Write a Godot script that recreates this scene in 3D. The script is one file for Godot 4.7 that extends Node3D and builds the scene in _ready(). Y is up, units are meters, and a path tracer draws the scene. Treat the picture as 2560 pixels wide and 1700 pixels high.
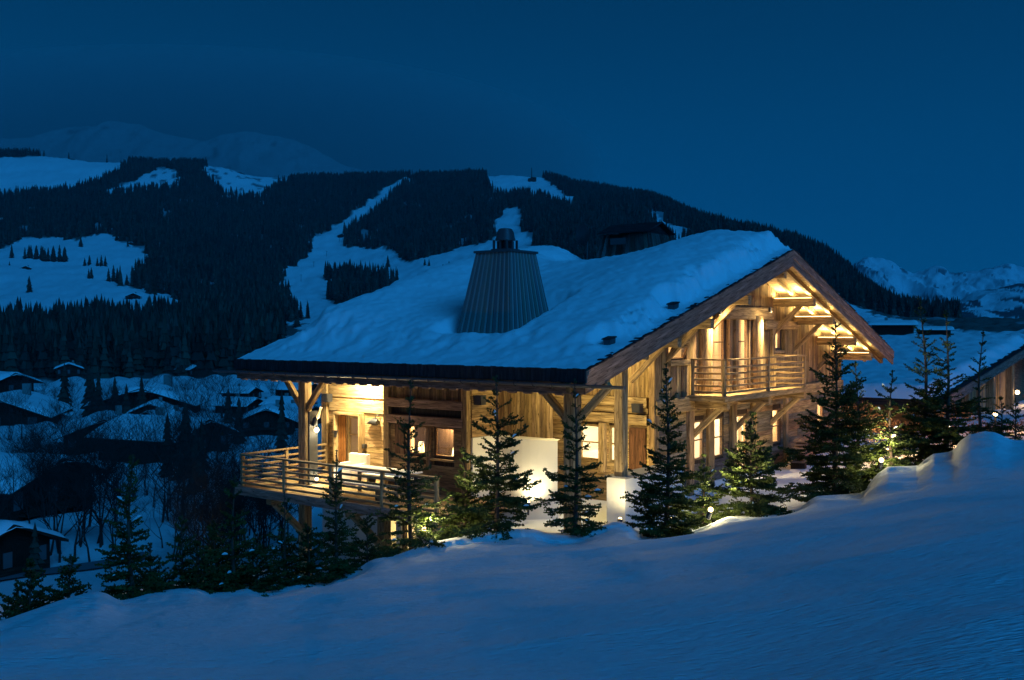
extends Node3D
# A chalet at dusk on a snowy slope. World: the viewpoint is at the origin, -Z runs up the valley, y is up, metres.
# The chalet and its neighbour are turned by HOUSE_TURN; house coordinates (hx, hy, hz) run along the gable (x) and along the ridge (-z).

const HOUSE_TURN := 0.9147
const HOUSE_BASE := Vector3(30, -5, -19)
var house_basis := Basis(Vector3.UP, HOUSE_TURN)
var rng := RandomNumberGenerator.new()
var taken := {}
var M := {}
var noise_a := FastNoiseLite.new()
var noise_b := FastNoiseLite.new()
var chalet: Node3D
var crest_fine := []
var crest_wide := []

# ---------- survey of the ground: tangent of elevation in per mille, by bearing (columns) and distance (rows)
const BEARING := [-0.621, -0.503, -0.444, -0.385, -0.307, -0.228, -0.149, -0.071, 0.0, 0.067, 0.145, 0.224, 0.303, 0.381, 0.46, 0.598]
const DISTANCE := [24.0, 33.0, 45.0, 70.0, 110.0, 170.0, 260.0, 400.0, 600.0, 850.0, 1200.0, 1600.0, 2100.0, 2700.0, 3400.0]
const ELEVATION := [
	[-308, -300, -296, -292, -288, -279, -258, -225, -208, -206, -204, -196, -179, -158, -137, -117],
	[-285, -273, -267, -261, -252, -242, -230, -200, -170, -155, -152, -148, -142, -130, -115, -97],
	[-291, -275, -267, -260, -248, -228, -208, -189, -165, -142, -118, -110, -104, -98, -92, -87],
	[-240, -228, -220, -212, -201, -185, -173, -157, -145, -134, -114, -94, -79, -71, -65, -59],
	[-177, -169, -165, -161, -153, -145, -134, -122, -110, -98, -83, -65, -53, -47, -45, -43],
	[-126, -122, -120, -118, -114, -110, -102, -94, -83, -71, -59, -45, -35, -29, -28, -26],
	[-90, -88, -87, -87, -85, -83, -77, -71, -61, -51, -41, -31, -24, -19, -17, -16],
	[-57, -56, -55, -54, -53, -53, -49, -43, -35, -28, -20, -14, -10, -7, -6, -5],
	[-31, -30, -29, -28, -26, -24, -20, -16, -10, -4, 2, 6, 8, 8, 8, 8],
	[8, 10, 12, 12, 8, 2, 6, 12, 20, 28, 33, 33, 28, 9, 4, 4],
	[51, 53, 53, 51, 39, 31, 31, 41, 51, 63, 71, 65, 47, 15, 5, 2],
	[87, 88, 90, 90, 79, 67, 67, 75, 87, 98, 100, 94, 70, 15, 4, 0],
	[126, 128, 126, 126, 118, 108, 106, 114, 122, 124, 122, 83, 51, 8, 0, 0],
	[167, 169, 166, 160, 159, 145, 146, 147, 149, 138, 114, 71, 39, 8, 0, 0],
	[149, 149, 149, 145, 138, 130, 130, 130, 130, 118, 98, 55, 31, 6, 0, 0],
]
# the edge of the near snow slope: bearing, distance, height
var CREST := [
	Vector3(-0.582, 10.0, -3.22), Vector3(-0.503, 11.0, -3.37), Vector3(-0.485, 11.3, -3.34), Vector3(-0.446, 12.0, -3.31), Vector3(-0.431, 12.3, -3.33), Vector3(-0.411, 12.6, -3.33), Vector3(-0.399, 12.8, -3.42),
	Vector3(-0.387, 12.8, -3.55), Vector3(-0.372, 13.2, -3.60), Vector3(-0.359, 13.6, -3.63), Vector3(-0.340, 14.0, -3.68), Vector3(-0.313, 14.5, -3.76), Vector3(-0.298, 14.5, -3.86), Vector3(-0.278, 14.8, -3.93),
	Vector3(-0.260, 15.2, -3.96), Vector3(-0.245, 15.2, -4.05), Vector3(-0.234, 15.6, -4.11), Vector3(-0.208, 16.0, -4.09), Vector3(-0.192, 16.2, -4.14), Vector3(-0.181, 16.2, -4.19), Vector3(-0.166, 16.6, -4.10),
	Vector3(-0.149, 17.0, -4.04), Vector3(-0.137, 17.0, -3.92), Vector3(-0.115, 17.2, -3.92), Vector3(-0.077, 17.8, -3.81), Vector3(-0.034, 18.2, -3.76), Vector3(0.0, 18.5, -3.75), Vector3(0.020, 18.6, -3.77),
	Vector3(0.036, 18.6, -3.90), Vector3(0.066, 18.8, -3.94), Vector3(0.079, 19.0, -3.85), Vector3(0.103, 19.4, -3.73), Vector3(0.114, 19.2, -3.76), Vector3(0.129, 19.0, -4.05), Vector3(0.149, 19.0, -4.06),
	Vector3(0.179, 19.0, -3.96), Vector3(0.196, 19.2, -3.80), Vector3(0.213, 19.5, -3.67), Vector3(0.239, 19.6, -3.70), Vector3(0.268, 19.8, -3.71), Vector3(0.286, 20.0, -3.58), Vector3(0.298, 20.2, -3.38),
	Vector3(0.346, 20.2, -3.36), Vector3(0.352, 20.3, -3.14), Vector3(0.359, 20.4, -2.95), Vector3(0.370, 20.5, -2.81), Vector3(0.402, 20.8, -2.85), Vector3(0.406, 20.8, -2.70), Vector3(0.415, 20.8, -2.58),
	Vector3(0.434, 21.0, -2.58), Vector3(0.441, 21.0, -2.32), Vector3(0.450, 21.0, -2.21), Vector3(0.463, 21.0, -2.15), Vector3(0.476, 21.0, -2.17), Vector3(0.492, 21.0, -2.35), Vector3(0.519, 21.0, -2.36), Vector3(0.6, 21.0, -2.31)]
# open snow among the forests, in the world's x and z
var SNOWFIELDS := [
	PackedVector2Array([Vector2(-900, -1480), Vector2(-752, -1494), Vector2(-755, -1580), Vector2(-720, -1593), Vector2(-659, -1561), Vector2(-644, -1605), Vector2(-577, -1536), Vector2(-516, -1447), Vector2(-474, -1336), Vector2(-436, -1148), Vector2(-384, -1086), Vector2(-344, -1035), Vector2(-318, -1039), Vector2(-254, -821), Vector2(-280, -746), Vector2(-396, -749), Vector2(-520, -760), Vector2(-800, -1000)]),
	PackedVector2Array([Vector2(-241, -2760), Vector2(-288, -2760), Vector2(-318, -2380), Vector2(-338, -2210), Vector2(-352, -2085), Vector2(-360, -1955), Vector2(-364, -1800), Vector2(-340, -1740), Vector2(-330, -1580), Vector2(-328, -1465), Vector2(-300, -1284), Vector2(-252, -1112), Vector2(-184, -882), Vector2(-152, -767), Vector2(-100, -700), Vector2(-60, -900), Vector2(-20, -1200), Vector2(60, -1280), Vector2(41, -1396), Vector2(24, -1605), Vector2(16, -1700), Vector2(16, -2000), Vector2(-16, -2000), Vector2(-36, -1800), Vector2(-26, -1640), Vector2(-42, -1618), Vector2(-96, -1605), Vector2(-139, -1512), Vector2(-184, -1625), Vector2(-199, -1698), Vector2(-294, -1810), Vector2(-315, -1891), Vector2(-303, -2089), Vector2(-288, -2245), Vector2(-272, -2501), Vector2(-229, -2760)]),
	PackedVector2Array([Vector2(-77, -2900), Vector2(86, -2900), Vector2(90, -2600), Vector2(110, -2346), Vector2(136, -2140), Vector2(114, -1950), Vector2(62, -2180), Vector2(20, -2270), Vector2(-22, -2190), Vector2(-55, -2370)]),
	PackedVector2Array([Vector2(240, -1876), Vector2(249, -1824), Vector2(263, -1625), Vector2(264, -1476), Vector2(215, -1290), Vector2(212, -1480), Vector2(228, -1680)]),
	PackedVector2Array([Vector2(-1306, -2551), Vector2(-1267, -2800), Vector2(-1044, -2800), Vector2(-985, -2600), Vector2(-930, -2300), Vector2(-985, -2180), Vector2(-1060, -2120), Vector2(-1190, -2200)]),
	PackedVector2Array([Vector2(-890, -2180), Vector2(-870, -2318), Vector2(-905, -2600), Vector2(-855, -2600), Vector2(-745, -2316), Vector2(-800, -2210)]),
	PackedVector2Array([Vector2(-854, -2850), Vector2(-798, -2850), Vector2(-563, -2850), Vector2(-590, -2560), Vector2(-560, -2270), Vector2(-640, -2300), Vector2(-760, -2480)]),
	PackedVector2Array([Vector2(-948, -1883), Vector2(-890, -1802), Vector2(-857, -1725), Vector2(-880, -1705)]),
	PackedVector2Array([Vector2(381, -1277), Vector2(308, -928), Vector2(274, -757), Vector2(209, -526), Vector2(187, -431), Vector2(-40, -431), Vector2(-20, -1000), Vector2(200, -1290)]),
]
var CLUMP := PackedVector2Array([Vector2(-260, -1441), Vector2(-238, -1465), Vector2(-191, -1396), Vector2(-146, -1304), Vector2(-150, -1185), Vector2(-165, -1000), Vector2(-218, -1229)])


func _ready() -> void:
	rng.seed = 7
	noise_a.seed = 3
	noise_a.frequency = 1.0
	noise_a.fractal_octaves = 4
	noise_b.seed = 11
	noise_b.frequency = 1.0
	noise_b.fractal_octaves = 2
	camera_sky_sun()
	materials()
	crest_tables()
	terrain()
	far_mountains()
	forests()
	big_chalet()
	roof_snow_blanket()
	fittings()
	garden_trees()
	neighbours()
	village()
	meadow_things()


func camera_sky_sun() -> void:
	var cam := Camera3D.new()
	cam.name = "camera"
	cam.fov = 36.97
	cam.rotation.x = -0.0118
	cam.near = 0.2
	cam.far = 12000.0
	add_child(cam)
	cam.current = true
	var sky := ProceduralSkyMaterial.new()
	sky.sky_top_color = lin(0.0006, 0.004, 0.012)
	sky.sky_horizon_color = lin(0.0006, 0.092, 0.268)
	sky.sky_curve = 0.235
	sky.ground_horizon_color = lin(0.0008, 0.06, 0.17)
	sky.ground_bottom_color = lin(0.0008, 0.03, 0.09)
	sky.sun_angle_max = 1.0
	var env := Environment.new()
	env.background_mode = Environment.BG_SKY
	env.sky = Sky.new()
	env.sky.sky_material = sky
	env.tonemap_mode = Environment.TONE_MAPPER_LINEAR
	env.tonemap_exposure = 1.0
	env.fog_enabled = true
	env.fog_density = 0.00006
	env.fog_light_color = lin(0.35, 0.72, 0.92)
	env.volumetric_fog_enabled = true
	env.volumetric_fog_density = 0.0
	env.sdfgi_enabled = true
	env.ssao_enabled = true
	env.ssil_enabled = true
	var we := WorldEnvironment.new()
	we.name = "world_environment"
	we.environment = env
	add_child(we)
	# the afterglow of the sunset, behind the viewpoint
	var sun := DirectionalLight3D.new()
	sun.name = "afterglow"
	sun.light_color = lin(0.015, 0.33, 0.97)
	sun.light_energy = 0.5
	sun.light_angular_distance = 35.0
	sun.shadow_enabled = true
	sun.sky_mode = DirectionalLight3D.SKY_MODE_LIGHT_ONLY
	add_child(sun)
	sun.look_at_from_position(Vector3(0.42, 0.52, 0.74), Vector3.ZERO)


# ---------- small helpers
func lin(r: float, g: float, b: float) -> Color:
	return Color(r, g, b).linear_to_srgb()


func numbered(called: String) -> String:
	if not taken.has(called):
		taken[called] = 0
		return called
	taken[called] += 1
	return "%s_%03d" % [called, taken[called]]


func thing(called: String, label: String, category: String, at := Vector3.ZERO, turn := 0.0, group := "") -> Node3D:
	var o := Node3D.new()
	o.name = numbered(called)
	add_child(o)
	o.position = at
	o.rotation.y = turn
	tag(o, label, category, group)
	return o


func tag(o: Node3D, label: String, category: String, group := "") -> void:
	o.set_meta("label", label)
	o.set_meta("category", category)
	if group:
		o.set_meta("group", group)


func put(called: String, mesh: Mesh, mat: Material, parent: Node3D) -> MeshInstance3D:
	var o := MeshInstance3D.new()
	o.name = called
	o.mesh = mesh
	o.material_override = mat
	if parent == self:
		o.name = numbered(called)
		add_child(o)
	else:
		parent.add_child(o, true)
	return o


func obj(called: String, st: SurfaceTool, mat: Material, parent: Node3D) -> MeshInstance3D:
	return put(called, st.commit(), mat, parent)


func tool() -> SurfaceTool:
	var st := SurfaceTool.new()
	st.begin(Mesh.PRIMITIVE_TRIANGLES)
	return st


# a face given clockwise as seen from outside, u along a-b
func face(st: SurfaceTool, a: Vector3, b: Vector3, c: Vector3, d: Vector3, off := Vector2.ZERO, col := Color.WHITE, u_along_ab := true) -> void:
	var n := (c - a).cross(b - a).normalized()
	var l1 := a.distance_to(b)
	var l2 := a.distance_to(d)
	var uv := [Vector2(0, 0), Vector2(l1, 0), Vector2(l1, l2), Vector2(0, l2)] if u_along_ab else [Vector2(0, 0), Vector2(0, l1), Vector2(l2, l1), Vector2(l2, 0)]
	var p := [a, b, c, d]
	for i in [0, 1, 2, 0, 2, 3]:
		st.set_normal(n)
		st.set_color(col)
		st.set_uv(uv[i] + off)
		st.add_vertex(p[i])


func tri(st: SurfaceTool, a: Vector3, b: Vector3, c: Vector3, col := Color.WHITE) -> void:
	var n := (c - a).cross(b - a).normalized()
	for p in [a, b, c]:
		st.set_normal(n)
		st.set_color(col)
		st.set_uv(Vector2(p.x + p.z, p.y))
		st.add_vertex(p)


# a box from its lowest to its highest corner, grain along its longest side
func box(st: SurfaceTool, lo: Vector3, hi: Vector3, col := Color.WHITE) -> void:
	beam_box(st, (lo + hi) / 2.0, hi - lo, Basis(), col)


func beam_box(st: SurfaceTool, c: Vector3, size: Vector3, b: Basis, col := Color.WHITE) -> void:
	var h := size / 2.0
	var off := Vector2(rng.randf() * 9.0, rng.randf() * 9.0)
	var longest := size.max_axis_index()
	var P := func(x: float, y: float, z: float) -> Vector3: return c + b * Vector3(x * h.x, y * h.y, z * h.z)
	# u runs along the first edge of each face; turn where the longest axis is the second
	face(st, P.call(-1, -1, 1), P.call(-1, 1, 1), P.call(1, 1, 1), P.call(1, -1, 1), off, col, longest != 0)
	face(st, P.call(1, -1, -1), P.call(1, 1, -1), P.call(-1, 1, -1), P.call(-1, -1, -1), off, col, longest != 0)
	face(st, P.call(1, -1, 1), P.call(1, 1, 1), P.call(1, 1, -1), P.call(1, -1, -1), off, col, longest != 2)
	face(st, P.call(-1, -1, -1), P.call(-1, 1, -1), P.call(-1, 1, 1), P.call(-1, -1, 1), off, col, longest != 2)
	face(st, P.call(-1, 1, -1), P.call(1, 1, -1), P.call(1, 1, 1), P.call(-1, 1, 1), off, col, longest != 2)
	face(st, P.call(-1, -1, 1), P.call(1, -1, 1), P.call(1, -1, -1), P.call(-1, -1, -1), off, col, longest != 2)


# a squared timber with eased edges from a to b: w across, h along up
func beam(st: SurfaceTool, a: Vector3, b: Vector3, w: float, h: float, up := Vector3.UP, ease := 0.014, col := Color.WHITE) -> void:
	var d := (b - a).normalized()
	if absf(d.dot(up)) > 0.98:
		up = Vector3.FORWARD
	var s := d.cross(up).normalized()
	var t := s.cross(d).normalized()
	var x := w / 2.0
	var y := h / 2.0
	var e := minf(ease, minf(x, y) * 0.5)
	var ring := [Vector2(x - e, -y), Vector2(x, e - y), Vector2(x, y - e), Vector2(x - e, y), Vector2(e - x, y), Vector2(-x, y - e), Vector2(-x, e - y), Vector2(e - x, -y)]
	var off := Vector2(rng.randf() * 9.0, rng.randf() * 9.0)
	var l := a.distance_to(b)
	var v := 0.0
	for i in 8:
		var p: Vector2 = ring[i]
		var q: Vector2 = ring[(i + 1) % 8]
		var P: Vector3 = s * p.x + t * p.y
		var Q: Vector3 = s * q.x + t * q.y
		var n := (P + Q).normalized()
		var step := p.distance_to(q)
		var quad := [[a + P, Vector2(0, v)], [a + Q, Vector2(0, v + step)], [b + Q, Vector2(l, v + step)], [b + P, Vector2(l, v)]]
		n = ((quad[2][0] - quad[0][0]) as Vector3).cross(quad[1][0] - quad[0][0]).normalized()
		var order := [0, 1, 2, 0, 2, 3]
		if n.dot(P + Q) < 0.0:
			n = -n
			order = [0, 2, 1, 0, 3, 2]
		for k in order:
			st.set_normal(n)
			st.set_color(col)
			st.set_uv(quad[k][1] + off)
			st.add_vertex(quad[k][0])
		v += step
	for cap in [[a, -d], [b, d]]:
		for i in range(1, 7):
			var tr := [ring[0], ring[i], ring[i + 1]]
			if cap[1] == d:
				tr = [ring[0], ring[i + 1], ring[i]]
			var pts := []
			for q in tr:
				pts.append(cap[0] + s * q.x + t * q.y)
			var nn: Vector3 = cap[1]
			if ((pts[2] - pts[0]) as Vector3).cross(pts[1] - pts[0]).dot(nn) < 0.0:
				pts = [pts[0], pts[2], pts[1]]
			for k in 3:
				st.set_normal(nn)
				st.set_color(col * 0.85)
				st.set_uv(Vector2((tr[k] as Vector2).x * 0.2, (tr[k] as Vector2).y) + off)
				st.add_vertex(pts[k])


# a round tube along points with radii
func tube(st: SurfaceTool, pts: Array, radii: Array, sides := 8, col := Color.WHITE, caps := true) -> void:
	var rings := []
	var up := Vector3.UP
	for i in pts.size():
		var d: Vector3 = (pts[mini(i + 1, pts.size() - 1)] - pts[maxi(i - 1, 0)]).normalized()
		var s := d.cross(Vector3.RIGHT if absf(d.y) > 0.9 else up).normalized()
		var t := s.cross(d).normalized()
		var ring := []
		for k in sides:
			var a := TAU * k / sides
			ring.append([pts[i] + (s * cos(a) + t * sin(a)) * radii[i], s * cos(a) + t * sin(a)])
		rings.append(ring)
	var along := 0.0
	for i in pts.size() - 1:
		var next: float = along + (pts[i] as Vector3).distance_to(pts[i + 1])
		for k in sides:
			var m := (k + 1) % sides
			var q := [[rings[i][k], along, k], [rings[i + 1][k], next, k], [rings[i + 1][m], next, k + 1], [rings[i][m], along, k + 1]]
			var n: Vector3 = ((q[2][0][0] - q[0][0][0]) as Vector3).cross(q[1][0][0] - q[0][0][0])
			var order := [0, 1, 2, 0, 2, 3] if n.dot(rings[i][k][1]) > 0.0 else [0, 2, 1, 0, 3, 2]
			for o in order:
				st.set_normal(q[o][0][1])
				st.set_color(col)
				st.set_uv(Vector2(q[o][1], q[o][2] * TAU * radii[0] / sides))
				st.add_vertex(q[o][0][0])
		along = next
	if caps:
		for e in [0, pts.size() - 1]:
			var out: Vector3 = (pts[0] - pts[1]) if e == 0 else (pts[-1] - pts[-2])
			for k in sides:
				var a: Vector3 = rings[e][k][0]
				var b: Vector3 = rings[e][(k + 1) % sides][0]
				var n := (pts[e] - a as Vector3).cross(b - a)
				if n.dot(out) > 0.0:
					tri(st, a, b, pts[e], col)
				else:
					tri(st, b, a, pts[e], col)


# a smooth sheet over rows x columns of points; the upper side is where the normals point
func sheet(rows: int, cols: int, p: PackedVector3Array, c := PackedColorArray(), flip := false) -> ArrayMesh:
	var n := PackedVector3Array()
	n.resize(p.size())
	var idx := PackedInt32Array()
	idx.resize((rows - 1) * (cols - 1) * 6)
	var w := 0
	for i in rows:
		for j in cols:
			var a := p[i * cols + mini(j + 1, cols - 1)] - p[i * cols + maxi(j - 1, 0)]
			var b := p[mini(i + 1, rows - 1) * cols + j] - p[maxi(i - 1, 0) * cols + j]
			var nn := a.cross(b).normalized()
			n[i * cols + j] = -nn if flip else nn
			if i < rows - 1 and j < cols - 1:
				var o := i * cols + j
				var quad := [o, o + cols, o + cols + 1, o, o + cols + 1, o + 1] if not flip else [o, o + cols + 1, o + cols, o, o + 1, o + cols + 1]
				for q in quad:
					idx[w] = q
					w += 1
	var arr := []
	arr.resize(Mesh.ARRAY_MAX)
	arr[Mesh.ARRAY_VERTEX] = p
	arr[Mesh.ARRAY_NORMAL] = n
	if c.size():
		arr[Mesh.ARRAY_COLOR] = c
	arr[Mesh.ARRAY_INDEX] = idx
	var m := ArrayMesh.new()
	m.add_surface_from_arrays(Mesh.PRIMITIVE_TRIANGLES, arr)
	return m


func lamp(called: String, at: Vector3, energy: float, size: float, col: Color, parent: Node3D) -> OmniLight3D:
	var l := OmniLight3D.new()
	l.name = called
	l.light_energy = energy
	l.light_size = size
	l.light_color = col
	l.omni_range = 40.0
	l.omni_attenuation = 2.0
	l.shadow_enabled = true
	l.position = at
	parent.add_child(l, true)
	if called == "room_light":
		globe(parent, at, 0.06, M.soft_glow)
	return l


func spot(called: String, at: Vector3, towards: Vector3, energy: float, angle: float, col: Color, parent: Node3D, soft := 0.6) -> void:
	var l := SpotLight3D.new()
	l.name = called
	l.light_energy = energy
	l.light_size = 0.05
	l.light_color = col
	l.spot_angle = angle
	l.spot_angle_attenuation = soft
	l.spot_range = 40.0
	l.spot_attenuation = 2.0
	l.shadow_enabled = true
	parent.add_child(l, true)
	var d := towards.normalized()
	l.transform = Transform3D(Basis.looking_at(d, Vector3.RIGHT if absf(d.y) > 0.95 else Vector3.UP), at)


# ---------- materials
func noise_image(w: int, h: int, freq: float, octaves: int, s: int) -> Image:
	var n := FastNoiseLite.new()
	n.seed = s
	n.frequency = freq
	n.fractal_octaves = octaves
	return n.get_seamless_image(w, h)


func wood_images(s: int) -> Array:
	# u runs along the grain: noise squeezed in v, then stretched in u
	var fine := noise_image(64, 512, 0.06, 4, s)
	fine.resize(512, 512, Image.INTERPOLATE_CUBIC)
	var broad := noise_image(96, 256, 0.02, 3, s + 1)
	broad.resize(512, 512, Image.INTERPOLATE_CUBIC)
	var spots := noise_image(256, 256, 0.035, 2, s + 2)
	spots.resize(512, 512, Image.INTERPOLATE_CUBIC)
	var color := Image.create(512, 512, false, Image.FORMAT_RGB8)
	var height := Image.create(512, 512, false, Image.FORMAT_RGB8)
	for y in 512:
		for x in 512:
			var f := fine.get_pixel(x, y).r
			var b := broad.get_pixel(x, y).r
			var k := spots.get_pixel(x, y).r
			var v := 0.70 + 0.34 * (f - 0.45) + 0.34 * (b - 0.5)
			if f < 0.30:
				v -= (0.30 - f) * 0.8
			if k < 0.20:
				v -= (0.20 - k) * 2.2
			v = clampf(v, 0.2, 1.0)
			color.set_pixel(x, y, Color(v, lerpf(v * 0.94, v, v), lerpf(v * 0.86, v, v)))
			height.set_pixel(x, y, Color(f, f, f))
	return [ImageTexture.create_from_image(color), ImageTexture.create_from_image(height)]


func mat(called: String, c: Color, rough := 0.85) -> StandardMaterial3D:
	var m := StandardMaterial3D.new()
	m.resource_name = called
	m.albedo_color = c
	m.roughness = rough
	m.vertex_color_use_as_albedo = true
	M[called] = m
	return m


func materials() -> void:
	var wood := wood_images(21)
	for w in [["larch", lin(0.68, 0.475, 0.235)], ["old_larch", lin(0.55, 0.37, 0.185)], ["brown_larch", lin(0.36, 0.23, 0.135)], ["barge", lin(0.46, 0.30, 0.23)], ["grey_wood", lin(0.27, 0.235, 0.20)], ["dark_wood", lin(0.07, 0.045, 0.032)], ["shingle", lin(0.055, 0.055, 0.065)], ["chimney_wood", lin(0.36, 0.40, 0.40)]]:
		var m := mat(w[0], w[1], 0.8)
		m.albedo_texture = wood[0]
		m.uv1_scale = Vector3(0.42, 1.6, 1.0)
		m.heightmap_enabled = true
		m.heightmap_texture = wood[1]
		m.heightmap_scale = 0.12
		m.metallic_specular = 0.3
	M.chimney_wood.albedo_texture = null
	M.chimney_wood.albedo_color = lin(0.27, 0.275, 0.265)
	var s := mat("snow", lin(0.86, 0.88, 0.90), 0.75)
	var grain := noise_image(512, 512, 0.012, 5, 41)
	s.uv1_triplanar = true
	s.uv1_world_triplanar = true
	s.uv1_scale = Vector3(0.45, 0.45, 0.45)
	s.heightmap_enabled = true
	s.heightmap_texture = ImageTexture.create_from_image(grain)
	s.heightmap_scale = 0.8
	s.metallic_specular = 0.25
	var g := mat("ground", Color.WHITE, 0.85)
	g.metallic_specular = 0.2
	g.uv1_triplanar = true
	g.uv1_world_triplanar = true
	g.uv1_scale = Vector3(0.16, 0.3, 0.62)
	g.heightmap_enabled = true
	var ripple := noise_image(1024, 1024, 0.016, 6, 77)
	var ridged := Image.create(1024, 1024, false, Image.FORMAT_RGB8)
	for yy in 1024:
		for xx in 1024:
			var q := ripple.get_pixel(xx, yy).r
			var e := 1.0 - absf(q - 0.5) * 2.0
			e = lerpf(q, e * e, 0.55)
			ridged.set_pixel(xx, yy, Color(e, e, e))
	g.heightmap_texture = ImageTexture.create_from_image(ridged)
	g.heightmap_scale = 3.4
	var p := mat("plaster", lin(0.72, 0.68, 0.60), 0.9)
	p.uv1_triplanar = true
	p.uv1_world_triplanar = true
	p.uv1_scale = Vector3(1.3, 1.3, 1.3)
	p.heightmap_enabled = true
	p.heightmap_texture = s.heightmap_texture
	p.heightmap_scale = 0.5
	mat("room_wall", lin(0.74, 0.66, 0.50), 0.9)
	mat("white_room", lin(0.80, 0.79, 0.74), 0.9)
	var cu := mat("curtain", lin(0.78, 0.70, 0.54), 0.9)
	cu.backlight_enabled = true
	cu.backlight = Color(1.0, 1.0, 1.0)
	mat("fabric_white", lin(0.80, 0.77, 0.70), 0.9)
	mat("metal", lin(0.03, 0.03, 0.033), 0.45)
	mat("zinc", lin(0.10, 0.105, 0.11), 0.4).metallic = 0.7
	mat("asphalt", lin(0.045, 0.045, 0.05), 0.9)
	mat("road_snow", lin(0.16, 0.165, 0.18), 0.9)
	mat("bark", lin(0.075, 0.05, 0.035), 0.95)
	mat("twig", lin(0.028, 0.023, 0.020), 0.95)
	mat("stone", lin(0.2, 0.19, 0.18), 0.9)
	var n := mat("needles", Color.WHITE, 0.7)
	n.metallic_specular = 0.3
	n.backlight_enabled = true
	n.backlight = Color(0.6, 0.6, 0.6)
	mat("far_needles", Color.WHITE, 0.9).metallic_specular = 0.1
	var glass := StandardMaterial3D.new()
	glass.albedo_color = Color(1, 1, 1, 0.06)
	glass.transparency = BaseMaterial3D.TRANSPARENCY_ALPHA
	glass.roughness = 0.02
	M.glass = glass
	for e in [["glow", 9.0], ["soft_glow", 2.2], ["strip_glow", 5.0], ["shade_glow", 1.3]]:
		var m := mat(e[0], Color(1, 0.9, 0.7))
		m.emission_enabled = true
		m.emission = Color(1.0, 0.84, 0.58)
		m.emission_energy_multiplier = e[1]
	mat("green_tv", lin(0.05, 0.3, 0.2), 0.4)


# ---------- ground
func cubic(a: float, b: float, c: float, d: float, t: float) -> float:
	return b + 0.5 * t * (c - a + t * (2.0 * a - 5.0 * b + 4.0 * c - d + t * (3.0 * (b - c) + d - a)))


func column(k: float) -> PackedFloat32Array:
	k = clampf(k, BEARING[0], BEARING[-1])
	var i := 0
	while i < BEARING.size() - 2 and BEARING[i + 1] <= k:
		i += 1
	var t: float = (k - BEARING[i]) / (BEARING[i + 1] - BEARING[i])
	var out := PackedFloat32Array()
	for row in ELEVATION:
		out.append(cubic(row[maxi(i - 1, 0)], row[i], row[i + 1], row[mini(i + 2, row.size() - 1)], t) / 1000.0)
	return out


func along(col: PackedFloat32Array, d: float) -> float:
	d = clampf(d, DISTANCE[0], DISTANCE[-1])
	var j := 0
	while j < DISTANCE.size() - 2 and DISTANCE[j + 1] <= d:
		j += 1
	var s: float = log(d / DISTANCE[j]) / log(DISTANCE[j + 1] / DISTANCE[j])
	return cubic(col[maxi(j - 1, 0)], col[j], col[j + 1], col[mini(j + 2, col.size() - 1)], s)


func crest_read(k: float) -> Vector3:
	var i := 0
	while i < CREST.size() - 2 and CREST[i + 1].x <= k:
		i += 1
	return CREST[i].lerp(CREST[i + 1], clampf((k - CREST[i].x) / (CREST[i + 1].x - CREST[i].x), 0.0, 1.0))


func crest_from(table: Array, k: float) -> Vector3:
	var f := clampf((k + 0.62) / 0.005, 0.0, 247.99)
	return table[int(f)].lerp(table[int(f) + 1], f - int(f))


# the crest eased over a few bearings, and eased over many
func crest_tables() -> void:
	for i in 250:
		var sums := [Vector3.ZERO, Vector3.ZERO]
		var weights := [0.0, 0.0]
		for n in 81:
			var off := (n - 40) * 0.010
			var v := crest_read(clampf(-0.62 + i * 0.005 + off, -0.58, 0.6))
			for e in 2:
				var w := exp(-pow(off / [0.006, 0.20][e], 2.0))
				sums[e] += v * w
				weights[e] += w
		crest_fine.append(sums[0] / weights[0])
		crest_wide.append(sums[1] / weights[1])


func height_over(k: float, d: float, col: PackedFloat32Array, c: Vector3, cs: Vector3) -> float:
	var x := k * d
	if d <= c.y:
		var t := d / cs.y
		var y := lerpf(-1.72, cs.z, t) + (c.z - cs.z) * exp(-pow((c.y - d) / (1.25 + 1.6 * smoothstep(0.22, 0.42, k)), 2.0))
		y += (0.020 * noise_a.get_noise_2d(x * 0.4 + d * 0.1, d * 1.2) + 0.011 * (0.5 - absf(noise_b.get_noise_2d(x * 0.9 + d * 0.45, d * 3.6)))) * smoothstep(0.0, 6.0, d)
		y += 0.06 * noise_b.get_noise_2d(x * 0.16, d * 0.3)
		y += 0.035 * noise_a.get_noise_2d(x * 1.6 + 40.0, d * 1.6) * exp(-pow((c.y - d) / 1.3, 2.0))
		return y
	var far := along(col, d) * d + noise_b.get_noise_2d(x * 0.06, d * 0.06) * clampf((d - 34.0) * 0.012, 0.0, 2.5)
	if d > 62.0 and d < 84.0 and k < -0.2:
		far += 1.1 * smoothstep(64.0, 68.0, d) * (1.0 - smoothstep(69.0, 84.0, d))
	if d > 500.0:
		far += noise_a.get_noise_2d(x * 0.006, d * 0.006) * minf((d - 500.0) * 0.012, 9.0)
	return lerpf(c.z, far, smoothstep(c.y, c.y + 2.3, d))


func ground_y(x: float, z: float) -> float:
	var d := maxf(-z, 0.5)
	var k := clampf(x / d, -0.62, 0.62)
	return height_over(k, d, column(k), crest_from(crest_fine, k), crest_from(crest_wide, k))


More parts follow.
